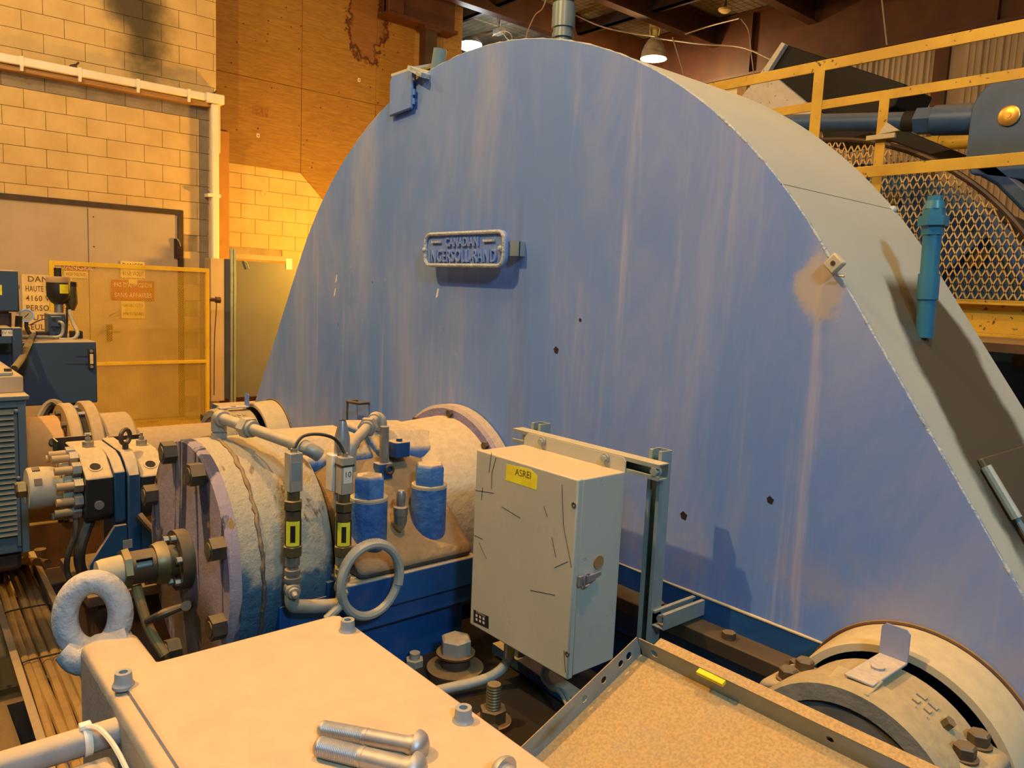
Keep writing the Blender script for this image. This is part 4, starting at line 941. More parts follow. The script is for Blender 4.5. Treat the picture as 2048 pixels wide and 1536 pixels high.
# ---- louvred motor at the left edge
mo = thing('louvred_motor', 'slate grey louvred motor housing at the left edge', 'motor', (-4.0, 0, -1.8))
YR = W(56, 950, X=-3.6).y
zt = W(50, 800, X=-3.6).z; zb = W(55, 1105, X=-3.6).z
MB().box(-4.40, -3.62, -.75, YR, zb, zt).build('housing', M['slate'], mo, bevel=.006)
MB().box(-4.36, -3.66, -.7, YR-.02, zb-.09, zb).build('lower_chamber', M['darkbrown'], mo, bevel=.02)
MB().box(-4.43, -3.585, -.78, YR+.012, zt, zt+.02).build('top_ledge', M['slate'], mo, bevel=.004)
fy1 = W(42, 950, X=-3.6).y
MB().box(-3.622, -3.60, fy1-.004, YR, zb+.0, zt).build('frame_side', M['slate'], mo, bevel=.004)
MB().box(-3.622, -3.60, -.75, fy1, zt-.03, zt).build('frame_top', M['slate'], mo, bevel=.004)
ly = W(31, 950, X=-3.6).y
proto = None; nl = 24; l0 = W(20, 822, X=-3.6).z; l1 = W(20, 1065, X=-3.6).z
for k in range(nl):
    z = l0+(l1-l0)*k/(nl-1)
    if proto is None:
        proto = MB().prism([(-3.62, -.70, z+.010), (-3.602, -.70, z+.004), (-3.590, -.70, z-.012), (-3.593, -.70, z-.014), (-3.62, -.70, z-.004)], (0, ly+.70, 0)).build('louvre_slat', M['slat'], mo); z0 = z
    else: share(proto, mo, (0, 0, z-z0))
MB().box(-3.62, -3.604, ly, fy1-.006, zb+.03, zt-.035).build('louvre_border', M['slate'], mo)
for z in (zt-.045, zt-.32): MB().ball((-3.602, (ly+fy1)/2, z), .010, 10).build('border_screw', M['slate'], mo)
za = W(46, 752, X=-3.68).z
MB().box(-4.33, -3.68, -.7, W(47, 770, X=-3.68).y, zt+.02, za).build('terminal_box', M['pinkgrey'], mo, bevel=.004)
MB().box(-4.25, -3.74, -.7, W(26, 740, X=-3.74).y, za, za+.012).build('box_lid', M['pinkgrey'], mo, bevel=.003)
MB().box(-3.72, -3.70, -.7, W(24, 742, X=-3.70).y, za+.002, za+.012).build('lid_seam', M['galv'], mo)
pq = W(24, 738, X=-3.74); MB().hexn((pq.x-.02, pq.y-.012, za+.012), (pq.x-.02, pq.y-.012, za+.024), .014).build('lid_bolt', M['nutrust'], mo)
MB().prism([(-3.66, -.7, zb-.09), (-3.64, -.7, -1.8), (-4.36, -.7, -1.8), (-4.36, -.7, zb-.09)], (0, YR+.5, 0)).build('base_frame', M['darkbrown'], mo)
# ---- anchor bolts, cable tray on the floor
for px, py, lab in ((82, 1140, 'rusty anchor bolt standing in the yellow floor'),):
    p = W(px, py+14, Z=-1.8)
    ab = thing('anchor_bolt', lab, 'bolt', p)
    MB().cyl(p, p+V(0, 0, .012), .09, .085, n=20).build('washer', M['rust'], ab)
    MB().cyl(p+V(0, 0, .012), p+V(0, 0, .17), .032, n=14).build('stud', M['rust'], ab)
ct = thing('cable_tray', 'steel cable tray of tied yellow lit cables crossing the pit at lower left', 'cable tray', (-3.7, .6, -1.72))
q0, q1 = W(18, 1128, Z=-1.62), W(152, 1465, Z=-1.62)
dx = (q1-q0).normalized(); sd_ = V(-dx.y, dx.x, 0); wd_ = .20
q1 = q1+dx*.9; q0 = q0-dx*.05
for s, nm in ((-1, 'side_rail'), (1, 'side_rail')):
    c = sd_*s*wd_*.5
    MB().bar(q0+c+V(0, 0, -.02), q1+c+V(0, 0, -.02), .006, .11).bar(q0+c+sd_*s*.012+V(0, 0, .035), q1+c+sd_*s*.012+V(0, 0, .035), .026, .005).build(nm, M['tan'], ct)
L = (q1-q0).length
for k in range(9):
    a = q0+dx*(L*(k+.3)/9)+V(0, 0, -.07); MB().bar(a-sd_*wd_*.5, a+sd_*wd_*.5, .03, .012).build('rung', M['tan'], ct)
for k in range(5):
    o_ = sd_*(-.07+.035*k)
    pts = [W(8+22*k, 1130+3*k, Z=-1.48)+V(0, 0, .04), q0+o_+dx*.10+V(0, 0, .01)]
    for j in range(1, 7): pts.append(q0+o_+dx*(.10+(L-.1)*j/6)+sd_*random.uniform(-.006, .006)+V(0, 0, random.uniform(-.02, -.01)))
    tag(MB().tube(pts, .019, 10, sub=4).build('cable', M['cable']), 'tan cable lying in the floor tray, number %s from its left rail' % ('one', 'two', 'three', 'four', 'five')[k], 'cable', 'cables in the floor tray')
for t_ in (.27, .47, .75):
    c = q0+dx*(L*t_)+V(0, 0, .0)
    tag(MB().tube([c-sd_*.095+V(0, 0, -.02), c-sd_*.085+V(0, 0, .012), c+V(0, 0, .016), c+sd_*.085+V(0, 0, .012), c+sd_*.095+V(0, 0, -.02)], .004, 6, sub=4).build('cable_tie', M['inkblack']), {.27: 'dark tie around the tray cables, farthest one', .47: 'dark tie around the tray cables, middle one', .75: 'dark tie around the tray cables, nearest one'}[t_], 'cable tie', 'ties on the tray cables')
# dusty steelwork under the encoder
sw = thing('floor_framing', 'rusty steel framing and blocks on the pit edge under the brake', 'framing', (-3.3, .7, -1.8))
MB().box(-3.75, -3.60, -2.0, 1.4, -2.1, -1.8).build('edge_angle', M['rust'], sw)
MB().box(-3.60, -2.75, .30, .42, -1.9, -1.8).build('cross_beam', M['rust'], sw)
MB().box(-3.60, -2.75, .95, 1.07, -1.9, -1.8).build('cross_beam', M['rust'], sw)
q = W(120, 1180, Z=-1.7); MB().box(q.x-.15, q.x+.10, q.y-.10, q.y+.12, -1.8, -1.62).build('black_block', M['darkbrown'], sw, bevel=.01)
q = W(190, 1250, Z=-1.6); MB().box(q.x-.10, q.x+.08, q.y-.03, q.y+.15, -1.75, -1.62).build('black_block', M['darkbrown'], sw, bevel=.01)
for k, (px, py) in enumerate(((205, 1240), (230, 1265), (255, 1210))):
    q = W(px, py, Z=-1.55); MB().cyl(q, q+V(0, 0, .03), .05, .045, n=14).cyl(q+V(0, 0, .03), q+V(0, 0, .07), .03, n=6).build('hold_down_nut', M['rust'], sw)
# ================================================================ hydraulic unit
XT = -5.6
hu = thing('hydraulic_unit', 'navy blue hydraulic power unit with black accumulator and pipes on top', 'hydraulic unit', (-6.0, .85, -1.512))
R0 = W(193, 683, X=XT); R1 = W(193, 805, X=XT)
tz0, tz1 = R1.z, R0.z; ty1 = R0.y; ty0 = .30
MB().box(-6.28, XT, ty0, ty1, tz0, tz1).build('tank', M['navy'], hu, bevel=.008)
for y in (ty0+.06, ty1-.16):
    for x in (-6.2, XT-.10): MB().box(x-.03, x+.03, y-.03, y+.03, -1.512, tz0).build('leg', M['inkblack'], hu)
MB().box(XT-.12, XT-.04, ty1-.20, ty1-.10, tz0-.06, tz0).build('drain_block', M['inkblack'], hu)
ga, gb = W(182, 697, X=XT+.01), W(182, 738, X=XT+.01)
lg_ = MB().box(XT, XT+.018, ga.y-.018, ga.y+.018, gb.z, ga.z).build('level_gauge', M['inkblack'], hu, bevel=.003)
MB().box(XT+.018, XT+.024, ga.y-.009, ga.y+.009, gb.z+.035, ga.z-.035).build('gauge_tube', M['signcream'], lg_)
for z in (gb.z+.016, ga.z-.016): MB().cyl((XT+.018, ga.y, z), (XT+.026, ga.y, z), .010, n=12).build('gauge_screw', M['zinc'], lg_)
for (a, b, y) in ((150, 170, 713), (135, 171, 728)):
    pa, pb = W(a, y, X=XT+.001), W(b, y, X=XT+.001); mk = MB().bar(pa, pb, .002, .004)
    mk.prism([pb+V(0, 0, .01), pb+V(0, 0, -.01), pb+V(0, .02, 0)], (.001, 0, 0)); mk.build('level_mark', M['inkblack'], hu)
XM = -5.85
m0, m1 = W(97, 626, X=XM), W(133, 682, X=XM)
mbk = MB().box(XM-.16, XM, m0.y, m1.y, tz1, m0.z).build('manifold_block', M['navy'], hu, bevel=.012)
MB().box(XM, XM+.02, m0.y+.01, m1.y-.03, (m0.z+tz1)/2-.005, m0.z-.02).build('cover_plate', M['navy'], mbk, bevel=.004)
for z in (m0.z-.04, m0.z-.10, m0.z-.16): MB().cyl((XM+.02, m0.y+.025, z), (XM+.028, m0.y+.025, z), .010, n=8).build('plate_bolt', M['inkblack'], mbk)
ac = W(117, 590, X=XM-.07)
at_ = W(117, 545, X=XM-.07).z; az0 = W(117, 562, X=XM-.07).z; az1 = W(117, 608, X=XM-.07).z
acc = MB().lathe((ac.x, ac.y, 0), (0, 0, 1), [(az1-.0, .03), (az1+.01, .045), (az1+.05, .070), (az0-.05, .072), (az0-.0, .070), (az0, 0)], 28).build('accumulator', M['inkblack'], hu)
MB().lathe((ac.x, ac.y, 0), (0, 0, 1), [(az0-.01, .072), (az0+.02, .072), (az0+.03, .065), (az0+.03, 0)], 28).build('accumulator_cap', M['tan'], acc)
MB().cyl((ac.x, ac.y, az0+.03), (ac.x, ac.y, at_+.03), .024, n=16).build('valve_guard', M['inkblack'], acc)
MB().cyl((ac.x, ac.y, az1+.01), (ac.x, ac.y, m0.z-.005), .028, n=14).build('accumulator_neck', M['steel'], acc)
lq = W(129, 578, X=XM); MB().lathe((ac.x, ac.y, lq.z-.03), (0, 0, 1), [(0, .0725), (0, .0735), (.06, .0735), (.06, .0725)], 10, True, a0=1.5, a1=2.3).build('accumulator_label', M['label'], acc)
fq = W(142, 595, X=XM-.10); fz0 = W(142, 570, X=XM-.10).z; fz1 = W(142, 612, X=XM-.10).z
fl_ = MB().lathe((fq.x, fq.y, 0), (0, 0, 1), [(fz1-.03, .02), (fz1, .032), (fz1+.02, .040), (fz0-.01, .040), (fz0-.01, 0)], 20).build('filter', M['brass'], hu)
MB().lathe((fq.x, fq.y, 0), (0, 0, 1), [(fz0-.01, .041), (fz0+.02, .041), (fz0+.025, 0)], 20).build('filter_cap', M['inkblack'], fl_)
def hp_(nm, pts, X, r, mat): MB().tube([W(x, y, X=X+d) for x, y, d in pts], r, 10, sub=5).build(nm, M[mat], hu)
hp_('steel_pipe', [(118, 644, .02), (124, 646, .05), (126, 655, .05), (124, 668, .05), (115, 674, .05), (95, 674, .05), (60, 673, .05), (35, 672, .05)], XM, .010, 'pipe')
hp_('steel_pipe', [(139, 620, -.06), (141, 632, -.04), (148, 650, 0), (155, 665, .05), (150, 676, .06), (138, 679, .06), (118, 679, .06)], XM, .012, 'pipe')
hp_('steel_pipe', [(134, 615, -.06), (134, 640, -.06), (133, 660, -.05), (131, 676, -.03)], XM, .008, 'hose')
hp_('hose', [(66, 672, .15), (56, 690, .3), (45, 715, .5), (28, 738, .8)], XM, .020, 'hose')
for px, py, s, mt in ((152, 668, .035, 'inkblack'), (64, 668, .022, 'steel'), (83, 668, .03, 'nutrust'), (40, 669, .05, 'cable')):
    q = W(px, py, X=XM-.05); MB().box(q.x-s, q.x+s, q.y-s, q.y+s, tz1, q.z+s*.6).build('valve_body', M[mt], hu, bevel=.004)
pg = W(53, 631, X=XM+.02)
pgd = MB().lathe(pg, (.95, -.1, .1), [(-.03, 0), (-.03, .036), (.0, .040), (.004, .042), (.004, .036), (-.002, .036), (-.002, 0)], 28).build('pressure_gauge', M['zinc'], hu)
MB().lathe(pg, (.95, -.1, .1), [(-.001, .035), (-.001, 0)], 24).build('gauge_dial', M['signcream'], pgd)
MB().bar(pg+V(.004, -.012, -.012), pg+V(.004, .012, .014), .003, .003).build('gauge_needle', M['inkblack'], pgd)
hp_('gauge_stem', [(53, 640, .0), (53, 655, .0), (60, 668, .0)], XM, .012, 'nutrust')
hp_('gauge_valve', [(38, 632, .02), (37, 645, .02), (36, 662, .02)], XM, .020, 'hose')
hp_('bleed_lever', [(60, 650, .02), (78, 641, .02), (93, 637, .02)], XM, .004, 'hose')
q = W(37, 627, X=XM); MB().cyl(q, q+V(0, 0, .03), .014, n=10).build('bleed_knob', M['inkwhite'], hu)
hp_('valve_spool', [(10, 655, .1), (10, 640, .1), (10, 625, .1)], XM, .035, 'nutrust')
# control box
b0, b1 = W(37, 541, X=-5.5), W(37, 624, X=-5.5)
cb = MB().box(-5.75, -5.5, b0.y-.34, b0.y, b1.z, b0.z).build('control_box', M['navy'], hu, bevel=.01)
q = W(2, 580, X=-5.497); MB().box(-5.5, -5.498, q.y-.05, q.y+.005, q.z-.03, q.z+.03).build('box_label', M['label'], cb)
MB().cyl((-5.6, b0.y, b0.z-.10), (-5.6, b0.y+.015, b0.z-.10), .012, n=10).build('box_plug', M['inkblack'], cb)
MB().box(-5.70, -5.55, b0.y-.30, b0.y-.05, tz1, b1.z).build('box_stand', M['darkbrown'], cb)
v0, v1 = W(24, 655, X=-5.35), W(24, 688, X=-5.35)
vb_ = MB().box(-5.56, -5.35, v0.y-.30, v0.y+.0, v1.z, v0.z).build('valve_block', M['navy'], hu, bevel=.006)
MB().box(-5.42, -5.345, v0.y, v0.y+.05, v1.z-.13, v0.z).build('valve_plate', M['navy'], vb_, bevel=.006)
for px, w_, tx_ in ((12, .042, 'SEV 90'), (-4, .018, '')):
    q = W(px, 666, X=-5.349); lb = MB().box(-5.35, -5.348, q.y-w_, q.y+w_, q.z-.018, q.z+.018).build('valve_label', M['inkwhite'], vb_)
    if tx_: text_mb(tx_, .022, (-5.3475, q.y, q.z), (0, 1, 0), (0, 0, 1)).build('label_text', M['ink'], vb_)
# ================================================================ gate, signs, panel
XG = -9.0
ga_ = [W(97, 520, X=XG), W(417, 540, X=XG)]
gy0, gy1, gz1, gz0 = ga_[0].y, ga_[1].y, .085, -1.74
gt = thing('mesh_gate', 'yellow framed expanded mesh gate standing before the tan doors', 'gate', (XG, (gy0+gy1)/2, -1.8))
w_ = .045
MB().box(XG-.02, XG+.025, gy0, gy0+w_, gz0, gz1).build('frame_post', M['gate'], gt, bevel=.003)
MB().box(XG-.02, XG+.025, gy1-w_*.8, gy1, -1.8, gz1).build('frame_post', M['gate'], gt, bevel=.003)
MB().box(XG-.02, XG+.025, gy0+w_, gy1-w_*.8, gz1-w_, gz1).build('top_rail', M['gate'], gt, bevel=.003)
MB().box(XG-.02, XG+.025, gy0+w_, gy1-w_*.8, -.99, -.955).build('middle_rail', M['gate'], gt, bevel=.003)
MB().box(XG-.02, XG+.025, gy0+w_, gy1-w_*.8, gz0, gz0+w_).build('bottom_rail', M['gate'], gt, bevel=.003)
def xmesh(o, eu, ev, n, Lu, Lv, pu, pv, w, t, clip=None):
    """expanded metal: zig-zag strands; pu, pv = cell pitch"""
    o, eu, ev, n = map(Vector, (o, eu, ev, n)); mb = MB(); nu, nv = int(Lu/pu), int(Lv/(pv/2))
    for j in range(nv):
        v0 = j*pv/2
        for i in range(nu*2):
            u0, u1 = i*pu/2, (i+1)*pu/2
            a, b = (0, pv/2) if (i+j) % 2 == 0 else (pv/2, 0)
            if clip and not (clip(u0, v0+a) and clip(u1, v0+b)): continue
            p0, p1 = o+eu*u0+ev*(v0+a), o+eu*u1+ev*(v0+b)
            d = (p1-p0).normalized(); s = n.cross(d)*w/2
            mb.add([p0-s, p1-s, p1+s, p0+s, p0-s+n*t, p1-s+n*t, p1+s+n*t, p0+s+n*t], [(0, 1, 2, 3), (7, 6, 5, 4), (0, 4, 5, 1), (2, 6, 7, 3)])
    return mb
ms = xmesh((XG, gy0+w_*.8, gz0+.03), (0, 1, 0), (0, 0, 1), (1, 0, 0), gy1-gy0-w_*1.4, gz1-gz0-.06, .027, .0165, .0040, .002).build('expanded_mesh', M['gate'], gt, flat=True)
ms['kind'] = 'stuff'
for z in (-.55,): MB().box(XG-.03, XG+.035, gy0+.02, gy0+.035, z-.1, z+.1).build('latch', M['darkbrown'], gt)
def sign(nm, lab, x0, y0, x1, y1, X, mat, lines, inkm, size, thick=.004, on=None):
    a, b = W(x0, y0, X=X), W(x1, y1, X=X); yc = (a.y+b.y)/2; hgt = a.z-b.z
    s = thing(nm, lab, 'sign', (X, yc, b.z))
    MB().box(X-thick, X, a.y, b.y, b.z, a.z).build('sign_board', M[mat], s)
    k = len(lines)
    for i, ln in enumerate(lines):
        if not ln: continue
        z = a.z-hgt*(i+.5)/k
        tm = text_mb(ln, size, (X+.001, yc, z), (0, 1, 0), (0, 0, 1), .0005, bold=size*.012, spacing=1.12)
        wdt = max(v.y for v in tm.v)-min(v.y for v in tm.v); kf = min(1., .86*(b.y-a.y)/wdt)
        tm.v = [V(v.x, yc+(v.y-yc)*kf, v.z) for v in tm.v]
        tm.build('sign_text', M[inkm], s)
    return s
sg1 = W(43, 548, X=-9.85); 
sign('warning_sign', 'tall cream high tension danger sign on the doors behind the accumulator', 43, 548, 146, 664, XA+.008, 'signcream', ['DANGER', 'HAUTE TENSION', '4160 VOLTS', 'PERSONNEL', 'AUTORISE', 'SEULEMENT'], 'ink', .088)
s = sign('warning_sign', 'small red and cream danger high voltage sign behind the gate top left', 128, 527, 176, 557, XA+.014, 'signcream', ['', 'HIGH VOLTAGE'], 'ink', .05)
a, b = W(128, 527, X=XA+.018), W(176, 543, X=XA+.018)
MB().box(XA+.014, XA+.017, a.y, b.y, b.z, a.z).build('red_panel', M['signred'], s); text_mb('DANGER', .085, (XA+.0185, (a.y+b.y)/2, (a.z+b.z)/2), (0, 1, 0), (0, 0, 1), .0005, bold=.001).build('sign_text', M['inkwhite'], s)
sign('warning_sign', 'cream 4160 volt danger sign over the gate top rail', 241, 522, 290, 557, XA+.014, 'signyel', ['DANGER', '4160 VOLT'], 'ink', .072)
s = sign('warning_sign', 'red no admittance sign behind the middle of the gate', 222, 559, 309, 602, XA+.010, 'signred', ['PAS D\'ADMISSION', 'SANS AFFAIRES'], 'inkwhite', .075)
a, b = W(257, 558, X=XA+.014), W(275, 568, X=XA+.014); MB().box(XA+.010, XA+.013, a.y, b.y, b.z, a.z).build('yellow_patch', M['signyel'], s)
sign('warning_sign', 'cream keep this door closed sign under the red one', 243, 602, 290, 637, XA+.014, 'signyel', ['GARDEZ CETTE', 'PORTE FERMEE'], 'ink', .052)
# grey panel with track
XC = -9.75
cabn = thing('standing_panel', 'large grey sheet panel with steel track between the gate and the blue guard', 'panel', (XC, 4.3, -1.7))
ca, cb_ = W(420, 516, X=XC), W(463, 800, X=XC)
MB().box(XC-.20, XC+.02, ca.y, W(448, 600, X=XC).y, cb_.z+.0, ca.z).build('side_board', M['pinkgrey'], cabn, bevel=.004)
MB().box(XC-.2, XC+.0, W(448, 600, X=XC).y, W(464, 600, X=XC).y, cb_.z+.02, ca.z).build('grey_strip', M['panelgrey'], cabn)
pa_ = W(475, 521, X=XC); pb_ = W(640, 800, X=XC)
MB().box(XC-.02, XC+.01, W(471, 600, X=XC).y, 5.2, cb_.z+.03, pa_.z).build('grey_sheet', M['panelgrey'], cabn, bevel=.003)
tr = W(460, 498, X=XC+.04)
for k, dy in enumerate((0, .04)): MB().box(XC+.01, XC+.06, tr.y+dy, tr.y+dy+.03, -1.78, tr.z).build('steel_track', M['galv'], cabn, bevel=.002)
q = W(578, 525, X=XC+.012); MB().box(XC+.01, XC+.016, q.y-.04, q.y+.04, q.z-.09, q.z+.05).build('hanger_clip', M['galv'], cabn)
q = W(492, 522, X=XC+.012); MB().tube([q+V(0, -.03, .0), q+V(.02, 0, -.02), q+V(.02, .03, -.1)], .008, 8).build('hanger_hook', M['galv'], cabn)
# iron pipe beside the gate
ip = thing('iron_pipe', 'thin brown iron pipe with bent top beside the gate post', 'pipe', W(413, 860, X=-9.05))
q = [W(413, 870, X=-9.02), W(414, 700, X=-9.02), W(416, 604, X=-9.02), W(421, 599, X=-9.02), W(435, 600, X=-9.02)]
MB().tube(q[:2]+[q[2]], .022, 10).build('pipe_run', M['nutrust'], ip)
MB().tube([q[2], q[2]+V(0, .01, .03), q[3], q[4]], .022, 10, sub=3).build('pipe_bend', M['nutrust'], ip)
MB().hexn(q[4]+V(0, -.02, 0), q[4]+V(0, .03, 0), .04).build('pipe_union', M['nutrust'], ip); MB().hexn(W(414, 692, X=-9.02), W(414, 698, X=-9.02), .035).build('pipe_union', M['nutrust'], ip)
MB().tube([W(433, 605, X=-9.02), W(432, 630, X=-9.02), W(429, 680, X=-9.02), W(428, 790, X=-9.02)], .006, 6, sub=4).build('drip_line', M['nutrust'], ip)
# ================================================================ strut frame and enclosure
def strut(p0, p1, opn, nm, parent):
    p0, p1, opn = Vector(p0), Vector(p1), Vector(opn).normalized(); u = (p1-p0).normalized().cross(opn)
    q = [(-.0205, 0), (.0205, 0), (.0205, .041), (.010, .041), (.010, .035), (.0175, .035), (.0175, .003), (-.0175, .003), (-.0175, .035), (-.010, .035), (-.010, .041), (-.0205, .041)]
    return MB().prism([p0+u*a+opn*b for a, b in q], p1-p0).build(nm, M['galv'], parent)
ef = thing('strut_frame', 'galvanised strut channel frame carrying the grey control box', 'frame', (-1.43, 1.55, -3.3))
YF = 1.494; zh = -.4325
strut((-1.725, YF+.043, zh), (-1.170, YF+.043, zh), (0, -1, 0), 'cross_channel', ef)
for x, zt_ in ((-1.216, -.388), (-1.668, -.392)): strut((x, YF+.085, -3.3), (x, YF+.085, zt_), (0, -1, 0), 'upright_channel', ef)
strut((-1.178, 1.545, -.848), (-1.178, D-.002, -.848), (0, 0, 1), 'short_channel', ef)
MB().hexn((-1.185, YF+.012, zh), (-1.185, YF-.0, zh), .011).cyl((-1.185, YF+.018, zh), (-1.185, YF+.010, zh), .014, n=14).build('frame_bolt', M['galv'], ef)
MB().hexn((-1.178, 1.56, -.826), (-1.178, 1.552, -.826), .011).build('frame_bolt', M['zinc'], ef)
bx = thing('control_box', 'scratched grey steel control box with a yellow sticker hung on strut channels', 'control box', (-1.47, 1.41, -.962))
x0, x1, z0, z1, yf, yb = -1.672, -1.271, -.962, -.449, 1.32, 1.494
MB().box(x0+.003, x1-.003, yf+.020, yb, z0+.004, z1-.002).build('box_body', M['greybox'], bx, bevel=.003)
dr_ = MB().box(x0, x1, yf, yf+.020, z0, z1).build('box_door', M['greybox'], bx, bevel=.004)
MB().prism([(x, yb-.001, z) for x, z in ((x0+.005, z1-.01), (x1-.003, z1-.01), (x1-.003, -.425), (x1-.012, -.414), (x0+.02, -.414), (x0+.005, -.43))], (0, .003, 0)).build('mounting_flange', M['greybox'], bx)
for px, py in ((1085, 883), (1211, 917)):
    p = W(px, py, Y=yb-.003); MB().cyl(p, p+V(0, -.004, 0), .013, n=16).hexn(p+V(0, -.004, 0), p+V(0, -.011, 0), .009).build('flange_bolt', M['galv'], bx)
def quad(nm, pts, mat, parent, t=.0006):
    q = [W(x, y, Y=yf-t) for x, y in pts]; return MB().prism(q, (0, t*.9, 0)).build(nm, M[mat], parent)
st = quad('yellow_sticker', ((1013, 928), (1060, 938), (1075, 952), (1073, 980), (1011, 960)), 'label', dr_)
text_mb('ASREI', .026, W(1046, 948, Y=yf-.0012), (1, 0, .05), (0, 0, 1)).build('sticker_scrawl', M['ink'], dr_)
pt = quad('rating_plate', ((947, 1219), (977, 1233), (977, 1258), (947, 1244)), 'inkblack', dr_)
for i in range(3):
    for j in range(2):
        a = W(953+i*7, 1231+j*8+i*3.3, Y=yf-.0012); MB().box(a.x-.004, a.x+.004, a.y, a.y+.0004, a.z-.0035, a.z+.0035).build('plate_mark', M['inkwhite'], dr_)
text_mb('CONTROLS', .008, W(961, 1228, Y=yf-.0012), (1, 0, 0), (0, 0, 1)).build('plate_text', M['inkwhite'], dr_)
for px, py in ((1148, 1010), (1135, 1308)):
    p = W(px, py, Y=yf); MB().lathe(p, (0, -1, 0), [(0, .007), (.002, .007), (.002, .004), (-.004, .004)], 14).build('screw_hole', M['nutrust'], dr_)
ph_ = W(1198, 1125, X=x1); MB().cyl((x1-.004, ph_.y, ph_.z), (x1+.0005, ph_.y, ph_.z), .0175, n=24).build('hole_plug', M['wood'], bx)
lt = W(1172, 1158, X=x1+.006)
la = MB().obox(lt+V(0, .014, 0), V(.006, 0, 0), V(0, .016, 0), V(0, 0, .010)).build('latch', M['zinc'], bx, bevel=.002)
MB().obox(lt+V(.002, -.018, 0), V(.004, 0, 0), V(0, .010, 0), V(0, 0, .012)).build('latch_keeper', M['zinc'], la)
MB().tube([lt+V(.006, .006, .014), lt+V(.007, -.010, .016), lt+V(.007, -.016, 0), lt+V(.007, -.010, -.016), lt+V(.006, .006, -.014)], .0028, 8, sub=3).build('latch_bail', M['zinc'], la)
MB().obox(lt+V(.0, .040, .003), V(.0025, 0, 0), V(0, .012, .001), V(0, 0, .005)).build('latch_lever', M['zinc'], la)
# scratches as fine raised flakes on door
random.seed(11)
sc_ = [((983, 905), (978, 945)), ((992, 915), (984, 945)), ((984, 945), (983, 978)), ((950, 980), (987, 986)), ((965, 975), (963, 1000)), ((1003, 1013), (1041, 1036)), ((1088, 1013), (1095, 1034)), ((1124, 970), (1127, 1050)), ((1127, 1050), (1143, 1135)), ((1104, 1075), (1112, 1115)), ((1108, 1135), (1135, 1123)), ((1060, 1180), (1110, 1190)), ((1128, 1300), (1131, 1345)), ((948, 1070), (965, 1078)), ((958, 1085), (973, 1118))]
for a, b in sc_:
    p0, p1 = W(*a, Y=yf-.0005), W(*b, Y=yf-.0005); MB().bar(p0, p1, .0004, .0016, up=(0, 1, 0)).build('scratch', M['frame'], dr_)
# conduit leaving the box bottom
cd = thing('box_conduit', 'grey flexible conduit curving out of the control box bottom', 'conduit', (-1.60, 1.41, -1.15))
c0 = V(-1.585, 1.40, -.962)
MB().lathe(c0, (0, 0, -1), [(0, .022), (.022, .024), (.024, .020), (.034, .020), (.036, .016), (.10, .016)], 14).build('gland', M['zinc'], cd)
MB().tube([c0+V(0, 0, -.06), c0+V(0, -.001, -.085), c0+V(-.005, -.012, -.115), c0+V(-.015, -.045, -.138), c0+V(-.03, -.10, -.148), c0+V(-.05, -.18, -.150), c0+V(-.07, -.30, -.15)], .0145, 12, sub=6).build('hose', M['greyconduit'], cd)
q = c0+V(.0162, -.004, -.06); MB().box(q.x-.001, q.x, q.y-.008, q.y+.008, q.z-.02, q.z+.01).build('wire_tag', M['label'], cd)
# sole plate with big bolts under the box
sp_ = thing('sole_plate', 'oily dark sole plate with giant hex bolts under the control box', 'sole plate', (-1.7, 1.2, -1.75))
zs = -1.14
MB().box(-2.3, -1.30, .70, D-.04, zs-.10, zs).build('plate', M['pit'], sp_, bevel=.01)
q = W(910, 1345, Z=zs)
MB().lathe((q.x, q.y, 0), (0, 0, 1), [(zs, .085), (zs+.02, .085), (zs+.025, .045), (zs+.06, .042), (zs+.06, .058), (zs+.066, .058), (zs+.066, 0)], 28).build('bolt_seat', M['rust'], sp_)
MB().lathe((q.x, q.y, 0), (0, 0, 1), [(zs+.066, .047), (zs+.106, .047), (zs+.112, .040), (zs+.112, 0)], 6).build('hex_bolt', M['pipe'], sp_)
q = W(829, 1330, Z=zs); MB().cyl((q.x, q.y, zs), (q.x, q.y, zs+.02), .028, n=6).cyl((q.x, q.y, zs+.02), (q.x, q.y, zs+.04), .016, n=14).build('stud_nut', M['pipe'], sp_)
q = W(985, 1448, Z=zs)
MB().cyl((q.x, q.y, zs), (q.x, q.y, zs+.012), .05, n=20).build('washer', M['rust'], sp_)
MB().hexn((q.x, q.y, zs+.012), (q.x, q.y, zs+.045), .036).build('stud_nut', M['nutrust'], sp_)
MB().lathe((q.x, q.y, 0), (0, 0, 1), [(zs+.04+i*.004, .0185 if i % 2 else .0205) for i in range(18)]+[(zs+.112, .018), (zs+.112, 0)], 18).build('threaded_stud', M['brass'], sp_)
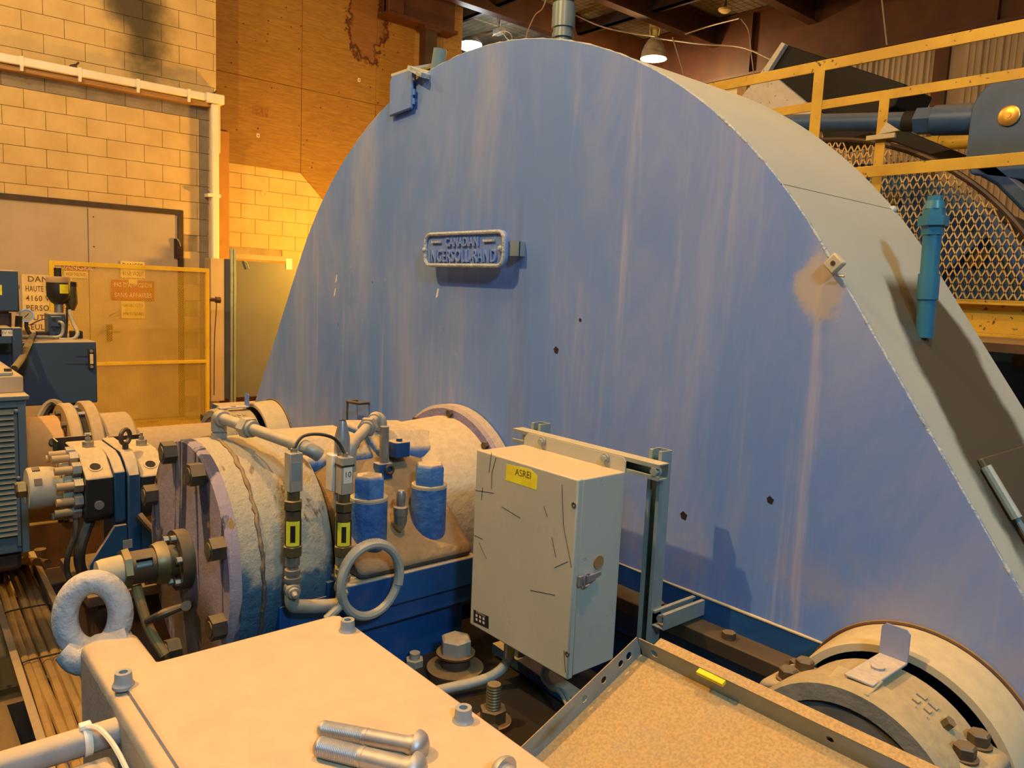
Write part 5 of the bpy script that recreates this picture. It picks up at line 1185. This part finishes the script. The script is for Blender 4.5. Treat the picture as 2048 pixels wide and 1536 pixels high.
# grey relay gear behind stud
q = W(1040, 1330, Y=1.50)
rl = thing('terminal_block', 'green grey terminal block and bracket under the control box', 'terminal block', (q.x, q.y, q.z-.08))
MB().box(q.x-.03, q.x+.012, q.y-.02, q.y+.04, q.z-.08, q.z+.10).build('block_body', M['slate'], rl, bevel=.003)
MB().box(q.x-.045, q.x-.032, q.y-.03, q.y+.0, q.z-.09, q.z+.10).build('side_strip', M['galv'], rl, bevel=.002)
MB().box(q.x-.10, q.x-.03, q.y-.03, q.y+.04, q.z-.09, q.z-.07).build('foot_bracket', M['galv'], rl, bevel=.002)
MB().hexn((q.x-.07, q.y, q.z-.07), (q.x-.07, q.y, q.z-.055), .010).build('foot_screw', M['galv'], rl)
for k, lab in ((0, 'pale cable dropping from the control box corner, left one'), (1, 'pale cable dropping from the control box corner, right one')):
    tag(MB().tube([V(-1.42+.02*k, 1.44, -.955), W(1085+8*k, 1345, Y=1.45), W(1100+8*k, 1375, Y=1.42), W(1130+8*k, 1400, Y=1.38), V(-1.15, 1.30, -1.16)], .006, 8, sub=5).build('cable', M['greyconduit']), lab, 'cable', 'cables under the control box')
tag(MB().bar((-1.75, 1.50, -1.11), (-.9, 1.46, -1.13), .05, .03).build('base_rail', M['shadedblue']), 'blue steel rail lying on the sole plate under the box', 'rail')
# ================================================================ coupling guard tray
gx0, gx1 = -.831, .45
sv_ = V(0, -.26, -.107).normalized(); nn_ = V(0, -.107, .26).normalized(); 
Tq = V(gx0, 1.032, -.600); hgt = .040
tg = thing('coupling_guard', 'dusty galvanised coupling guard tray with punched edge flanges', 'guard', (gx0+.5, .85, -.8))
Lv_ = .52; of = Tq-nn_*hgt
MB().obox(of+V((gx1-gx0)/2, 0, 0)+sv_*Lv_/2, V((gx1-gx0)/2, 0, 0), sv_*Lv_/2, nn_*.0009).build('tray_sheet', M['galvsheet'], tg)
MB().holed(of, sv_, nn_, V(1, 0, 0), Lv_, hgt, [(.028, .0075), (.05, .0065), (.095, .0065), (.145, .0065), (.30, .0065), (.42, .0065)], .0015).build('side_flange', M['galvsheet'], tg)
MB().holed(of+V(.006, 0, 0), V(1, 0, 0), nn_, -sv_, gx1-gx0-.006, hgt, [(.03, .008), (.35, .006), (.7, .006), (1.1, .006)], .0015).build('far_flange', M['galvsheet'], tg)
MB().obox(of+nn_*hgt+V((gx1-gx0)/2+.02, 0, 0)-sv_*.010, V((gx1-gx0)/2-.02, 0, 0), sv_*.010, nn_*.0012).build('flange_lip', M['galvsheet'], tg)
MB().obox(of+nn_*(hgt-.004)+V(.16, 0, 0)+sv_*.004, V(.025, 0, 0), sv_*.006, nn_*.003).build('yellow_paint_mark', M['label'], tg)
MB().box(gx0+.03, gx1, .60, .98, -1.2, -.85).build('guard_body', M['rust'], tg)
# ================================================================ near motor
zl = -.55
nm = thing('near_motor', 'big dusty grey motor with flat bolted lid and lifting eye in the foreground', 'motor', (-.6, .3, -1.8))
bd = MB()
ya, yb2 = .236, .603
bd.prism([(-1.12, yb2, zl), (-1.12, .316, zl), (-1.236, .316, zl), (-1.236, ya, zl), (.35, ya, zl), (.35, yb2, zl)], (0, 0, -.32))
bd.build('terminal_housing', M['lid'], nm, bevel=.014, seg=3)
MB().box(-1.092, .33, .256, .590, zl-.003, zl+.0085).build('lid', M['lid'], nm, bevel=.006, seg=3)
MB().tube([(-1.088, .262, zl+.001), (.33, .262, zl+.001)], .0075, 10).build('lid_bead', M['lid'], nm)
def capscrew(p):
    p = Vector(p); MB().lathe(p, (0, 0, 1), [(-.004, .014), (0, .014), (.002, .0125), (.005, .0112), (.017, .0105), (.017, .0055), (.010, .0055), (.010, 0)], 20).build('cap_screw', M['cap'], nm)
for px, py in ((247, 1368), (695, 1260), (926, 1440)): 
    q = W(px, py, Z=zl+.009); capscrew((q.x, q.y, zl+.009))
q = W(988, 1454, Z=zl); MB().cyl((q.x, q.y, zl-.006), (q.x, q.y, zl+.0006), .006, n=12).build('vent_hole', M['inkblack'], nm)
# motor frame under the box
MB().lathe((-.45, 0, -1.15), (0, 1, 0), [(-1.0, 0), (-1.0, .40), (.62, .40), (.62, 0)], 40).build('frame_body', M['slate'], nm)
MB().box(-.85, -.05, -.9, .6, -1.8, -1.40).build('feet', M['slate'], nm)
ec_ = W(186, 1232, X=-1.262)
ey = MB().torus(ec_, V(1, -.42, .12), .0445, .0185, 40, 16, sy=.86, sz=1.18)
ey.build('lifting_eye', M['eye'], nm)
q = W(195, 1318, X=-1.25)
MB().tube([W(128, 1300, X=-1.262), W(160, 1318, X=-1.25), W(205, 1305, X=-1.24), W(262, 1275, X=-1.23)], [.017, .024, .030, .022], 14, sub=4).build('eye_base', M['eye'], nm)
# conduit and tie at lower left
cz_ = -.612
nc = thing('near_conduit', 'dusty grey conduit crossing the lower left corner', 'conduit', (-1.02, .1, cz_-.03))
pa, pb = W(0, 1508, X=-1.02), W(235, 1462, X=-1.02)
pa = V(-1.02, pa.y-.12, pb.z); pb = V(-1.02, ya+.005, pb.z); 
MB().cyl(pa, pb, .0175, n=20).build('conduit_pipe', M['lid'], nc)
MB().box(-1.005, -.70, -.3, ya-.012, pa.z-.10, pa.z-.018).build('conduit_box', M['lid'], nc, bevel=.006)
tq = W(172, 1462, X=-1.02)
tie = thing('cable_tie', 'white nylon cable tie looped around the near conduit', 'cable tie', (-1.02, tq.y, pa.z-.02))
yt = tq.y
MB().lathe((-1.02, yt, pa.z), (0, 1, 0), [(-.0045, .0178), (-.0045, .0192), (.0045, .0192), (.0045, .0178)], 24, True).build('tie_band', M['white'], tie)
hd = V(-1.018, yt-.001, pa.z+.0215)
MB().obox(hd, V(.0055, 0, 0), V(0, .007, 0), V(0, 0, .0035)).build('tie_head', M['white'], tie, bevel=.0015)
MB().tube([hd+V(.004, .002, 0), hd+V(.03, .010, .006), hd+V(.08, .016, .004), hd+V(.15, .018, -.006)], .0032, 6, sub=4).build('tie_tail', M['white'], tie)
# loose bolts on the lid
def bolt(a, b, r, lab, rh):
    p0, p1 = W(*a, Z=zl+.0085+r), W(*b, Z=zl+.0085+r); d = (p1-p0).normalized(); L = (p1-p0).length
    t = thing('carriage_bolt', lab, 'bolt', (p0+p1)/2-V(0, 0, r), 'loose bolts on the motor lid')
    prof = [(0, 0), (0, r*.8), (.004, r)]
    k = 0; x = .005
    while x < L*.46: prof += [(x, r), (x+.0011, r*.93)]; x += .0022
    prof += [(L*.47, r*.96), (L*.47, r*1.02), (L*.5, r*1.02), (L*.5, 0)]
    MB().lathe(p0, d, prof, 20).build('thread', M['zinc'], t, ang=60)
    MB().cyl(p0+d*L*.49, p1, r*.98, n=20).build('shank', M['zinc'], t)
    MB().lathe(p1, d, [(-.012, r), (-.006, r*1.15), (0, r*1.2), (0, rh), (.004, rh), (.010, rh*.8), (.014, rh*.45), (.0155, 0)], 24).build('dome_head', M['zinc'], t)
bolt((640, 1456), (832, 1492), .0098, 'zinc carriage bolt lying on the motor lid, the farther of the pair', .0185)
bolt((634, 1492), (826, 1540), .0118, 'zinc carriage bolt lying on the motor lid, the nearer of the pair', .0195)
bolt((1130, 1620), (1010, 1549), .0105, 'zinc carriage bolt at the bottom edge with only its domed head showing', .0195)
# ================================================================ right background
def rail(lab, Y, posts, z_top, mids, x0, x1, grp):
    t = thing('guard_rail', lab, 'railing', ((x0+x1)/2, Y, -.05), grp)
    def ang(xa, xb, z, nm_): MB().box(xa, xb, Y-.003, Y+.004, z-.05, z).box(xa, xb, Y+.004, Y+.05, z-.006, z).build(nm_, M['yellow'], t, bevel=.002)
    ang(x0, x1, z_top, 'top_rail')
    for z in mids: ang(x0, x1, z, 'middle_rail')
    for x in posts: MB().box(x-.003, x+.05, Y-.004, Y+.003, -.05, z_top-.006).box(x-.003, x+.004, Y+.003, Y+.05, -.05, z_top-.006).build('post', M['yellow'], t, bevel=.002)
    return t
px1 = W(1633, 200, Y=3.5).x
rail('yellow steel guard rail nearest behind the right shoulder of the guard', 3.5, [px1-.02, px1+2.6], 1.125, [.62], -2.9, 1.2, 'yellow walkway railings')
px2 = W(1763, 250, Y=4.2).x
ra2 = rail('yellow steel guard rail farther back with the shorter post', 4.2, [px2-.02], 1.13, [], -3.3, 1.0, 'yellow walkway railings')
q = W(1758, 275, Y=4.19); MB().box(q.x-.06, q.x+.09, q.y-.02, q.y, q.z-.012, q.z+.012).prism([q+V(.0, -.02, .012), q+V(.11, -.02, .02), q+V(.04, -.02, .07)], (0, .02, 0)).build('chain_hook', M['ringtan'], ra2)
tp = thing('toe_plate', 'yellow toe plate channel under the mesh guard at the right edge', 'toe plate', (-.8, 4.3, -.11))
MB().box(-2.6, 1.0, 4.28, 4.30, -.11, .055).build('web', M['yellow'], tp, bevel=.002)
MB().box(-2.6, 1.0, 4.22, 4.30, -.125, -.11).build('flange', M['yellow'], tp, bevel=.002)
MB().box(-2.6, 1.0, 4.22, 4.30, .03, .040).build('flange', M['yellow'], tp, bevel=.002)
wk = tag(MB().box(-3.4, 1.2, 3.45, 4.28, -.16, -.125).build('walkway_deck', M['rust']), 'brown steel walkway deck behind the guard', 'walkway')
mgd = thing('mesh_guard', 'curved expanded metal guard screen behind the railing at the right', 'guard', (-1.8, 4.35, .05))
CX, CZ, CR = -2.45, -.52, 1.465
o_ = V(-3.0, 4.35, .055)
def clip(u, v): 
    return math.hypot(o_.x+u-CX, o_.z+v-CZ) < CR
mm = xmesh(o_, (1, 0, 0), (0, 0, 1), (0, -1, 0), 3.2, .95, .038, .076, .007, .003, clip).build('expanded_mesh', paint('tan_mesh_paint', (.55, .38, .15), rough=.5), mgd, flat=True); mm['kind'] = 'stuff'
pts = []
for i in range(49):
    a = -.45+1.75*i/48; pts.append((CX+CR*math.sin(a), 4.35, CZ+CR*math.cos(a)))
MB().tube(pts, .016, 8).build('curved_edge', M['darkbrown'], mgd)
# drum behind the screen
dm = thing('hoist_drum', 'dark blue hoist drum flange behind the mesh screen', 'drum', (CX, 4.9, -1.8))
MB().lathe((CX, 0, CZ), (0, 1, 0), [(4.55, .3), (4.55, 1.36), (4.62, 1.38), (4.62, 1.30), (6.2, 1.30), (6.2, .3)], 96, True).build('drum_flange', M['armblue'], dm)
for k in range(26):
    a = 2*PI*k/26; c = V(CX+1.2*math.cos(a), 4.55, CZ+1.2*math.sin(a)); MB().hexn(c, c+V(0, -.03, 0), .05).build('drum_bolt', M['nutrust'], dm)
for k in range(8):
    a = 2*PI*k/8; MB().bar(V(CX+.35*math.cos(a), 4.54, CZ+.35*math.sin(a)), V(CX+1.3*math.cos(a), 4.54, CZ+1.3*math.sin(a)), .10, .06).build('drum_rib', M['armblue'], dm)
# brake arm with clevis
YA = 5.0
ba = thing('tie_rod_assembly', 'dark blue brake tie rod with round pinned clevis plate at the right edge', 'brake arm', (-2.0, YA, .5))
r0, r1 = W(1540, 247, Y=YA), W(1850, 243, Y=YA)
MB().cyl(r0, r1, .058, n=24).build('tie_rod', M['armblue'], ba)
r2 = W(1835, 243, Y=YA); r3 = W(1870, 241, Y=YA); MB().cyl(r2, r3, .082, n=6).build('lock_nut', M['armblue'], ba)
r4 = W(1958, 238, Y=YA); MB().cyl(r3, r4, .088, n=28).build('clevis_sleeve', M['armblue'], ba)
MB().cyl(W(1810, 243, Y=YA), r2, .062, n=24).build('thread_end', M['black'], ba)
pc_ = W(2019, 232, Y=YA-.10); cq = [(pc_.x+.20*math.cos(a), pc_.z+.03+.20*math.sin(a)) for a in [PI*i/16 for i in range(17)]]
cq += [(pc_.x-.20, pc_.z-.22), (pc_.x-.16, pc_.z-.30), (pc_.x+.9, pc_.z-.50), (pc_.x+.9, pc_.z-.1), (pc_.x+.20, pc_.z+.0)]
MB().prism([(x, YA-.10, z) for x, z in cq], (0, .06, 0)).build('clevis_plate', M['armblue'], ba, bevel=.006)
MB().prism([(x, YA+.06, z) for x, z in cq], (0, .06, 0)).build('clevis_plate', M['armblue'], ba, bevel=.006)
MB().lathe((pc_.x, YA-.10, pc_.z), (0, -1, 0), [(0, .055), (.012, .055), (.016, .048), (.016, .014), (.020, .012), (.020, 0)], 24).build('clevis_pin', M['brassbright'], ba)
# lower brake beam
lb_ = W(1940, 330, Y=5.2); MB().prism([W(1925, 318, Y=4.9), W(1985, 318, Y=4.9), W(2120, 430, Y=4.9), W(2120, 500, Y=4.9), W(1990, 370, Y=4.9), W(1930, 335, Y=4.9)], (0, .25, 0)).build('lower_beam', M['armblue'], ba, bevel=.02)
# black brake post block
bb = thing('brake_block', 'tilted black brake block with speckled white end behind the railing', 'brake block', W(1650, 200, Y=6.0))
YB = 5.9
q = [W(1563, 86, Y=YB), W(1810, 168, Y=YB), W(1790, 212, Y=YB), W(1700, 250, Y=YB), W(1612, 212, Y=YB), W(1528, 138, Y=YB)]
MB().prism(q, (0, .5, 0)).build('block_body', M['black'], bb, bevel=.01)
qw = [W(1563, 84, Y=YB-.06), W(1570, 88, Y=YB-.06), W(1536, 142, Y=YB-.06), W(1612, 205, Y=YB-.06), W(1640, 232, Y=YB-.06), W(1560, 240, Y=YB-.06), W(1480, 196, Y=YB-.06), W(1527, 137, Y=YB-.06)]
MB().prism(qw, (0, .055, 0)).build('end_plate', M['speck'], bb, bevel=.004)
qb = [W(1640, 255, Y=YB), W(1760, 240, Y=YB), W(1905, 300, Y=YB), W(1860, 310, Y=YB), W(1740, 268, Y=YB), W(1650, 290, Y=YB)]
MB().prism(qb, (0, .4, 0)).build('lower_shoe', M['black'], bb, bevel=.01)
yp = thing('yellow_pipe', 'short yellow pipe behind the far railing below the tie rod', 'pipe', W(1860, 285, Y=6.4))
MB().cyl(W(1825, 290, Y=6.4), W(2000, 278, Y=6.4), .055, n=16).build('pipe_run', M['yellow'], yp)
MB().lathe(W(1876, 286, Y=6.4), (1, 0, .05), [(-.04, .055), (-.04, .065), (.02, .065), (.02, .055)], 16).build('pipe_collar', M['yellow'], yp)
tag(MB().box(*[f for f in (W(1474, 185, Y=8.5).x, W(1492, 185, Y=8.5).x)], 8.5, 8.6, W(1480, 205, Y=8.5).z, W(1480, 168, Y=8.5).z).build('wall_board', M['tan']), 'small tan board seen above the guard shoulder under the railing', 'board')
for o in bpy.data.objects:
    if '_b' in o.keys(): del o['_b']
